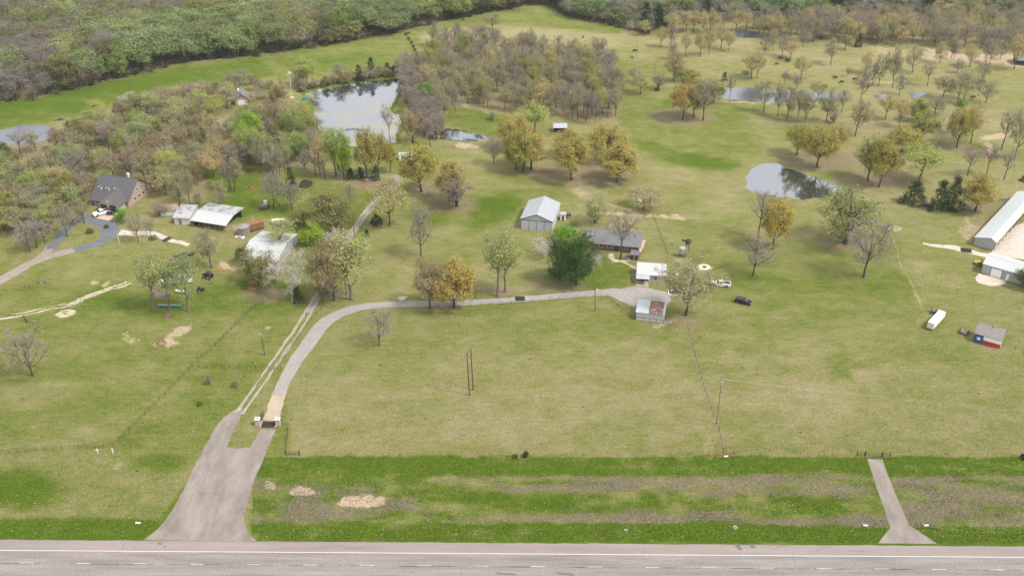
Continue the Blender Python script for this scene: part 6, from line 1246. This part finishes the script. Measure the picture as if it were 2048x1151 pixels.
for i, (p_, lb) in enumerate((((246,1075), 'short dark reflector post at the left verge beside the highway'), ((534,1076), 'short reflector post at the right corner of the paved entrance'))):
    e = thing('reflector_post', lb, 'post', *G(*p_)); MB().tube([(0,0,0),(0,0,.9)], .05, 5).build('post', M['iron'], e); MB().box(-.1,.1,-.07,-.05,.6,.85).build('reflector', M['offwhite'], e)
for p_, lb in (((1731,1051), 'pale drain culvert end left of the small field entrance'), ((1852,1051), 'pale drain culvert end right of the small field entrance'), ((277,1046), 'white drain culvert end in the left verge'), ((1452,913), 'white pipe post at the rusty verge gate')):
    e = thing('culvert_end', lb, 'culvert', *G(*p_), rnd.uniform(-.3,.3)); MB().tube([(-.5,0,.18),(.5,0,.18)], .22, 10).build('pipe', M['offwhite'], e); MB().box(-.62,-.5,-.35,.35,0,.45).build('headwall', M['concrete'], e)
def heap(name, label, cat, c, rx, ry, h, n, m, L_=(.3,1.2), t_=.06, dup=None, kind=None):
    e = thing(name, label, cat, *G(*c)); mb = MB(); r = random.Random(int(c[0]*3+c[1]))
    for i in range(n):
        a = r.uniform(0, 2*pi); q = math.sqrt(r.random()); x, y = rx*q*cos(a), ry*q*sin(a); z = h*(1-q)*r.random()+.06; l = r.uniform(*L_)/2; b = r.uniform(0, pi); mb.tube([(x-l*cos(b),y-l*sin(b),z+r.uniform(-.1,.2)),(x,y,z+.1),(x+l*cos(b),y+l*sin(b),z+r.uniform(-.1,.2))], t_*r.uniform(.6,1.5), 4)
    mb.build('branches', M[m], e, kind='stuff'); MB().tube([(0,0,-.05),(0,0,h*.4),(0,0,h*.62)], [max(rx,ry)*.8, max(rx,ry)*.5, .1], 10).build('core', M[m], e); return e
heap('brush_pile', 'large dark pile of cut branches between the pale lime trees', 'brush pile', (322,588), 3.4, 2.2, 1.3, 90, 'litter'); heap('brush_pile', 'reddish brush heap just left of the pale lime trees', 'brush pile', (309,580), 2.2, 1.2, .9, 50, 'litter_rd')
heap('burn_pile', 'low brown burn pile on the grass in front of the teal pipe', 'brush pile', (336,632), 1.9, 1.2, .5, 40, 'litter_rd'); heap('brush_pile', 'dark twiggy heap on the grass below the loop drive', 'brush pile', (83,565), 1.3, .9, 1.1, 40, 'litter')
heap('stump_pile', 'small tan stump heap with a pale pole beside it, left pasture', 'stump', (52,573), .9, .7, .7, 20, 'litter_rd'); heap('log_pile', 'small tan log pile beside the leaning black post', 'logs', (67,643), .9, .5, .5, 18, 'wood', (.5,1.2), .1)
heap('log_pile', 'reddish log pile on the green glade behind the livestock shed', 'logs', (504,373), 1.6, .7, .7, 24, 'rust', (.8,1.6), .12); heap('log_pile', 'low rusty scrap heap under the olive-brown tree by the white barn', 'scrap heap', (508,574), 2.2, .8, .8, 40, 'rust', (.6,1.8), .08)
heap('brush_pile', 'brown brush heap under the golden trees beside the lane bend', 'brush pile', (733,362), 2.0, 1.2, 1.6, 60, 'litter_rd'); heap('brush_pile', 'grey brush heap behind the long stable', 'brush pile', (2016,402), 3.2, 1.4, .9, 60, 'litter')
heap('stone_heap', 'white rubble above the gravel driveway left of the amber trees', 'rubble', (804,596), 1.6, .6, .4, 22, 'rock', (.3,.8), .16); heap('flower_bed', 'dark leafless shrub bed beside the ranch house path', 'shrub bed', (1256,517), 1.6, 1.0, 1.0, 60, 'litter')
heap('brush_pile', 'dark heap beside the sandy clearing at the far right', 'brush pile', (1915,105), 3.2, 1.8, 1.6, 60, 'litter'); heap('log_pile', 'pale fallen logs under the tan oak behind the ranch house', 'logs', (1281,401), 1.6, .5, .5, 14, 'rock', (.8,2.2), .1)
e = thing('leaning_post', 'thick black post leaning left on the sandy track pasture', 'post', *G(55, 644)); MB().tube([(0,0,0),(-1.0,.3,2.2)], [.24,.20], 8).build('post', M['wood_dk'], e); MB().tube([(-1.0,.3,2.2),(-1.02,.31,2.27)], [.21,.16], 8).build('cap', M['alu_wire'], e)
e = thing('round_bale_ring', 'rusty bale feeder ring standing on the bare tan patch', 'bale feeder', *G(323, 688)); n = 14
for z_ in (.15, .6, 1.1): MB().tube([(1.15*cos(2*pi*k/n), 1.15*sin(2*pi*k/n), z_) for k in range(n+1)], .045, 5, cap=False).build('hoop', M['rust'], e)
for k in range(n): MB().tube([(1.15*cos(2*pi*k/n), 1.15*sin(2*pi*k/n), .1),(1.15*cos(2*pi*k/n), 1.15*sin(2*pi*k/n), 1.15)], .04, 4).build('upright', M['rust'], e)
e = thing('deck_frame', 'square dark garden bed with a pale frame beside the big pecan', 'garden bed', *G(1350, 586), R(-6)); MB().box(-1.9,1.9,-1.2,1.2,.0,.12).build('soil', M['wood_dk'], e)
for b in ((-2.05,2.05,-1.35,-1.2),(-2.05,2.05,1.2,1.35),(-2.05,-1.9,-1.2,1.2),(1.9,2.05,-1.2,1.2)): MB().box(b[0],b[1],b[2],b[3],0,.3).build('edge_board', M['white'], e)
e, r_, w = gable('white_camper', 'white camper trailer parked under the golden oaks near the pond', 'camper', (799,322), (822,320), 2.6, 2.4, 2.6, 'x', 'bright_roof', 'white', .02, wid=5.6)
window(e, 1, 2, 1.2, 1.9, -.04, 'trim_dk', 1); window(e, 3.4, 4.6, 1.2, 1.9, -.04, 'trim_dk', 1)
e, r_, w = gable('wood_bridge', 'small dark plank bridge on the pale gravel path', 'bridge', (331,484), (338,480), 1.6, .25, .3, 'x', 'wood_dk', 'wood_dk', .02, wid=3.0)
e = thing('flag_pole', 'short white pole beside the pale gravel path', 'pole', *G(239, 488)); MB().tube([(0,0,0),(0,0,3.8)], .07, 6).build('pole', M['white'], e); MB().tube([(0,0,3.8),(0,0,3.95)], .12, 6).build('cap', M['white'], e)
e = thing('green_pickup_camper', 'white and green box beside the white barn roof under the trees', 'trailer', *G(557, 447), .1); MB().box(-2.2, 2.2, -.9, .9, .5, 1.6).build('body', M['offwhite'], e); [wheel(e, x_, s*.85, .34, .2) for x_ in (-.4,.5) for s in (-1,1)]
# floating weeds on the small ponds
def weeds(label, arcs, seed, w=.7):
    g = np.random.default_rng(seed); Vs = []; Cs = []
    for pts in arcs:
        for x, y in walk(pts, .45):
            m = 9; c = np.stack([g.normal(x, w*.5, m), g.normal(y, w*.4, m), g.uniform(-.2, .1, m)], 1); nn = norm(g.normal(0, .6, (m, 3))+np.array((0, 0, 1.))); u = norm(np.cross(nn, g.normal(0, 1, (m, 3)))); v = np.cross(nn, u); s_ = g.uniform(.12, .3, (m, 1))
            Vs.append(np.stack([c-u*s_, c+u*s_, c+v*s_], 1)); Cs.append(np.tile(np.array((.06,.085,.025)), (m, 1))*g.uniform(.6, 1.5, (m, 1)))
    V = np.concatenate(Vs); me = tri_mesh('water_weed', V, np.concatenate(Cs), np.ones(len(V), int), [TW['grey'], bpy.data.materials['forest_leaves']]); o = bpy.data.objects.new('water_weed', me); link(o); tag(o, label, 'water weed', kind='stuff')
weeds('dark weeds along the banks of the small reedy pond', [c2([(1105,828),(1170,838),(1240,846),(1340,845)],512,0,3), c2([(1110,800),(1140,772),(1230,780),(1290,796)],512,0,3), c2([(1312,808),(1330,824),(1362,828),(1345,812),(1320,806)],512,0,3), c2([(1255,832),(1320,838)],512,0,3)], 2, .9)
weeds('dark weed mats near the front and right banks of the large pond', [c2([(540,777),(590,772),(640,780)],512,0,3), c2([(880,505),(870,560),(850,600),(820,650)],512,0,3), c2([(845,610),(862,640),(850,680)],512,0,3)], 3, 1.4)
weeds('reeds along the near shore of the narrow far pond', [c2([(300,862),(500,877)],1400,20,4.797), c2([(195,742),(260,738)],1400,20,4.797)], 4, .5)
weeds('dark weeds along the tiny garden pond', [c2([(1345,262),(1430,262),(1490,222)],320,320,4.797)], 5, .4)
# shrubs
def shrub(label, c, h, w, col=(.07,.10,.03), n=260, kind='shrub', seed=None):
    x, y = G(*c); g = np.random.default_rng(int(c[0]+c[1]*7)); e = thing('shrub', label, 'shrub', x, y); cc = norm(g.normal(0, 1, (n, 3)))*g.uniform(.4, 1, (n, 1))*np.array((w/2, w/2, h/2)) + np.array((0, 0, h/2))
    nn = norm(cc-np.array((0,0,h*.3))+g.normal(0,.5,(n,3))); u = norm(np.cross(nn, g.normal(0,1,(n,3)))); v = np.cross(nn,u); s_ = g.uniform(.1,.26,(n,1)); V = np.stack([cc-u*s_, cc+u*s_, cc+v*s_*1.3], 1)
    V[..., 2] = np.maximum(V[..., 2], 0.02); me = tri_mesh('shrub_leaves', V, np.tile(np.array(col), (n,1))*g.uniform(.7,1.35,(n,1)), np.ones(n,int), [TW['grey'], bpy.data.materials['forest_leaves']]); link(bpy.data.objects.new('leaves', me), e)
    mb = MB(); r = random.Random(int(c[0]))
    for k in range(7): a = r.uniform(0, 6.3); mb.tube([(0,0,0),(w*.2*cos(a),w*.2*sin(a),h*.4),(w*.38*cos(a),w*.38*sin(a),h*.8)], [.04,.03,.012], 4)
    mb.build('stems', BK['grey'], e)
shrub('dark round shrub on the verge fence in the middle of the pasture edge', (1051,913), 1.8, 1.6, (.035,.06,.02)); shrub('low green shrub beside the dark round verge shrub', (1030,914), .7, 1.4, (.08,.13,.02)); shrub('dark shrub on the verge fence at the far right edge', (2046,917), 1.4, 1.6, (.03,.05,.02))
shrub('small yellow-green weed clump in the left pasture', (400,810), 1.2, 1.3, (.13,.15,.02)); shrub('twiggy small shrub left of the lane, first in the fenced strip', (418,768), 3.0, 1.8, (.20,.17,.11), 160); shrub('twiggy small shrub nearer the lane in the fenced strip', (471,774), 2.6, 2.0, (.20,.17,.11), 160)
shrub('green bush inside the loop drive', (180,466), 1.8, 3.2, (.09,.12,.03)); shrub('bright green bush by the brick house driveway', (243,446), 2.2, 4.2, (.12,.17,.03)); shrub('low green bush beside the pale gravel path', (306,478), 1.2, 4.0, (.10,.15,.03)); shrub('dark foundation shrub at the left corner of the ranch house', (1172,494), 1.1, 1.4, (.04,.06,.02))
shrub('dark bush beneath the pale yellow oak in the far pasture', (1575,124), 2.2, 4.2, (.06,.07,.04)); shrub('dark bush under the leaning gold oak by the narrow pond', (1492,149), 2.0, 5.2, (.07,.08,.04)); shrub('green shrub at the foot of the bare fan tree', (1314,182), 2.0, 3.0, (.05,.09,.03)); shrub('small dark bush between ranch house and pump shed', (1148,452), 2.4, 4.6, (.13,.15,.05)); shrub('dark hedge clump in the small oaks near the lane end', (213,455), 1.0, 2.0, (.09,.12,.03))
for i, (p_, s_) in enumerate((((812,70), .9), ((818,80), 1.2), ((823,88), 1.3), ((827,95), .9), ((830,103), 1.2), ((834,110), 1.0))): shrub(f'dark bush {["topmost","second","third","fourth","fifth","lowest"][i]} along the far fence line above the large pond', p_, 1.6*s_, 2.0*s_, (.07,.08,.04), 120)
# ------------------------------------------------------------ cattle
def cow_mesh():
    mb = MB()
    mb.tube([(-.95,0,1.05),(-.85,0,1.05),(-.3,0,1.0),(.35,0,.98),(.75,0,1.05),(.98,0,1.15),(1.25,0,.95),(1.42,0,.72),(1.6,0,.52),(1.66,0,.50)], [.12,.30,.38,.40,.36,.26,.17,.17,.10,.05], 10)
    for x_, y_ in ((.6,.22),(.6,-.22)): mb.tube([(x_,y_,.9),(x_,y_,.5),(x_-.03,y_,.45),(x_,y_,.06),(x_+.05,y_,0)], [.14,.08,.07,.055,.07], 6)
    for x_, y_ in ((-.75,.22),(-.75,-.22)): mb.tube([(x_,y_,1.0),(x_+.08,y_,.75),(x_-.12,y_,.48),(x_-.05,y_,.08),(x_,y_,0)], [.2,.13,.075,.055,.07], 6)
    mb.tube([(-1.0,0,1.2),(-1.12,0,.9),(-1.1,0,.45),(-1.1,0,.35)], [.04,.03,.03,.06], 5)
    for s in (-1, 1): mb.tube([(1.35,s*.12,.9),(1.3,s*.32,.93)], [.06,.03], 5)
    return mb
cows = [((1269,104),'black cow standing nearest the grey snag','cow',-.3,1.0),((1263,117),'small brown calf left of the grey snag','cow_br',.4,.7),((1267,118),'tiny black calf at the foot of the grey snag','cow',1.8,.55),((1561,119),'black cow grazing above the dark bush in the far pasture','cow',3.0,1),((1553,130),'brown-black cow lying low left of the dark bush','cow_br',.3,.9),
  ((1670,158),'leftmost of the black cows grazing right of the narrow pond','cow',2.9,1),((1682,167),'middle black cow of the three grazing right of the narrow pond','cow',.2,1),((1710,161),'rightmost of the three black cows right of the narrow pond','cow',3.3,1),((1649,176),'black cow drinking at the narrow pond','cow',.1,1),((1735,176),'black cow half hidden beyond the narrow pond','cow',1.2,1),
  ((1945,197),'dark brown cow resting near the bare tree on the right','cow_br',.2,1),((927,41),'black cow alone at the forest edge in the far meadow','cow',1.5,1),((817,69),'brown cow beside the far fence line','cow_br',.2,.9),((1166,76),'dark cow in the pale far field right of centre','cow',1.2,.8),((1091,94),'dark cow, upper of the pair at the edge of the central wood','cow',.5,1),((1081,96),'dark cow, lower of the pair at the edge of the central wood','cow',2.4,1)]
cmesh = {}
for p_, lb, m_, rz, s_ in cows:
    if m_ not in cmesh: o = cow_mesh().build('cow', M[m_], None, True); cmesh[m_] = o.data; bpy.data.objects.remove(o)
    o = bpy.data.objects.new('cow', cmesh[m_]); link(o); x, y = G(*p_); o.location = (x, y, 0); o.rotation_euler = (0, 0, rz); o.scale = (s_,)*3; tag(o, lb, 'cow', 'cattle in the far pastures')

# grass tufts standing over the pastures and the verge
def tufts():
    g = np.random.default_rng(12); n = 330000; px = g.uniform(-60, 2110, n); u = g.random(n); py = 330 + (1088-330)*u**.62
    v = (py-CY)/F; t = H/(S+v*K); x = (px-CX)/F*t; y = (K-v*S)*t; Lm, D, B, A = cover(px, py, x, y)
    keep = (D < .4) & (B < .55); okr = np.ones(n, bool)
    for poly in ([(286,1080),(352,1006),(394,922),(434,848),(470,815),(490,815),(452,894),(502,894),(524,838),(546,786),(572,786),(553,842),(541,882),(506,964),(488,1028),(515,1082)],[(1756,1086),(1781,1053),(1735,917),(1765,917),(1818,1050),(1874,1087)],[(1205,581),(1275,571),(1342,584),(1340,646),(1271,646),(1262,612),(1205,591)],[(1041,457),(1105,462),(1130,440),(1128,412),(1080,400),(1041,430)],[(1170,495),(1280,507),(1288,470),(1176,460)],[(1270,575),(1334,566),(1336,540),(1270,540)],[(472,530),(585,545),(585,470),(500,470)],[(1945,490),(1990,500),(2100,420),(2100,580),(1960,560)]):
        okr &= sdist(px, py, poly) > 1.5
    for ln_, w_ in (([(557,790),(571,757),(592,721),(615,689),(643,652),(670,631),(708,617),(760,609),(900,606),(1000,601),(1130,590),(1240,582)], 15),([(478,826),(500,796),(521,765),(546,729),(566,700),(585,675),(616,625),(652,570),(676,508),(716,448),(756,400),(790,368),(800,357)], 11),([(-60,600),(0,560),(80,518),(115,508),(150,499),(185,490),(212,477),(220,462),(208,446),(182,437),(158,438),(141,449),(112,484),(92,505)], 26)):
        okr &= sdist(px, py, ln_, False) > w_
    for q in PONDS.values(): okr &= sdist(px, py, q) > 2
    keep &= okr & (py < 1076 + 10*px/2048); x, y, Lm, A, px, py = x[keep], y[keep], Lm[keep], A[keep], px[keep], py[keep]; n = len(x)
    c = np.stack([x, y, np.zeros(n)], 1); a = g.uniform(0, 2*pi, n); w = g.uniform(.08, .20, n)*(1+.3*(Lm > .8)); h = g.uniform(.05, .17, n)*(1+.25*(Lm > .75)); d = np.stack([np.cos(a), np.sin(a), np.zeros(n)], 1)*w[:, None]
    tip = c + np.stack([g.normal(0, .12, n), g.normal(0, .12, n), h], 1); V = np.stack([c-d, c+d, tip], 1)
    lush = np.clip(Lm + g.normal(0, .22, n), 0, 1)[:, None]; col = np.where(lush < .45, np.array((.36,.31,.17)), np.where(lush < .78, np.array((.23,.255,.065)), np.array((.125,.205,.010))))*g.uniform(.7, 1.2, (n, 1))
    col = np.where((A > .5)[:, None] & (g.random((n, 1)) < .7), np.array((.25,.20,.145))*g.uniform(.5, 1.5, (n, 1)), col)
    me = tri_mesh('grass_tufts', V, col, np.ones(n, int), [TW['grey'], bpy.data.materials['forest_leaves']]); o = bpy.data.objects.new('grass_tufts', me); link(o); tag(o, 'short mixed green and straw-coloured grass tufts over the pastures and verge', kind='stuff')
    Vs = []; 
    for (x0, x1, y0, y1, m) in ((780,1420,1037,1046,110),(560,1740,1052,1078,150),(1860,2048,1048,1075,90),(20,300,960,1000,60),(600,1700,925,1035,160),(620,900,1020,1045,40),(300,420,840,1030,50),(0,280,905,915,20),(600,2040,770,905,90),(240,560,700,800,30)):
        fx = g.uniform(x0, x1, m); rows_ = g.integers(0, 4, m); fy = y0+(y1-y0)*(rows_+.5)/4 + g.normal(0, (y1-y0)*.04, m)
        for X_, Y_ in zip(fx, fy):
            wx_, wy_ = G(X_, Y_); s_ = g.uniform(.04, .11); q = np.array((wx_, wy_, .14)); Vs.append([q+(-s_, 0, 0), q+(s_, -s_*.3, .02), q+(0, s_, .05)])
    V = np.array(Vs); n = len(V); me = tri_mesh('wildflowers', V, np.tile(np.array((.62,.60,.45)), (n, 1)), np.ones(n, int), [TW['grey'], bpy.data.materials['forest_leaves']]); o = bpy.data.objects.new('wildflowers', me); link(o); tag(o, 'tiny pale wildflowers and litter dotted along the mown verge', kind='stuff')
tufts()

# thin spring haze: one closed box of even air round the camera and the scene
HB = MB().box(-6500, 6500, -3400, 9500, -2.0, 175).build('haze', [], kind='stuff')
tag(HB, 'thin pale haze lying over the farmland')
hm = bpy.data.materials.new('haze_air'); hm.use_nodes = True; hm.node_tree.nodes.clear()
ho = hm.node_tree.nodes.new('ShaderNodeOutputMaterial'); hv = hm.node_tree.nodes.new('ShaderNodeVolumePrincipled')
hv.inputs['Color'].default_value = (.93, .95, 1, 1); hv.inputs['Density'].default_value = .00008; hv.inputs['Anisotropy'].default_value = .2
hm.node_tree.links.new(hv.outputs[0], ho.inputs['Volume']); HB.data.materials.append(hm)
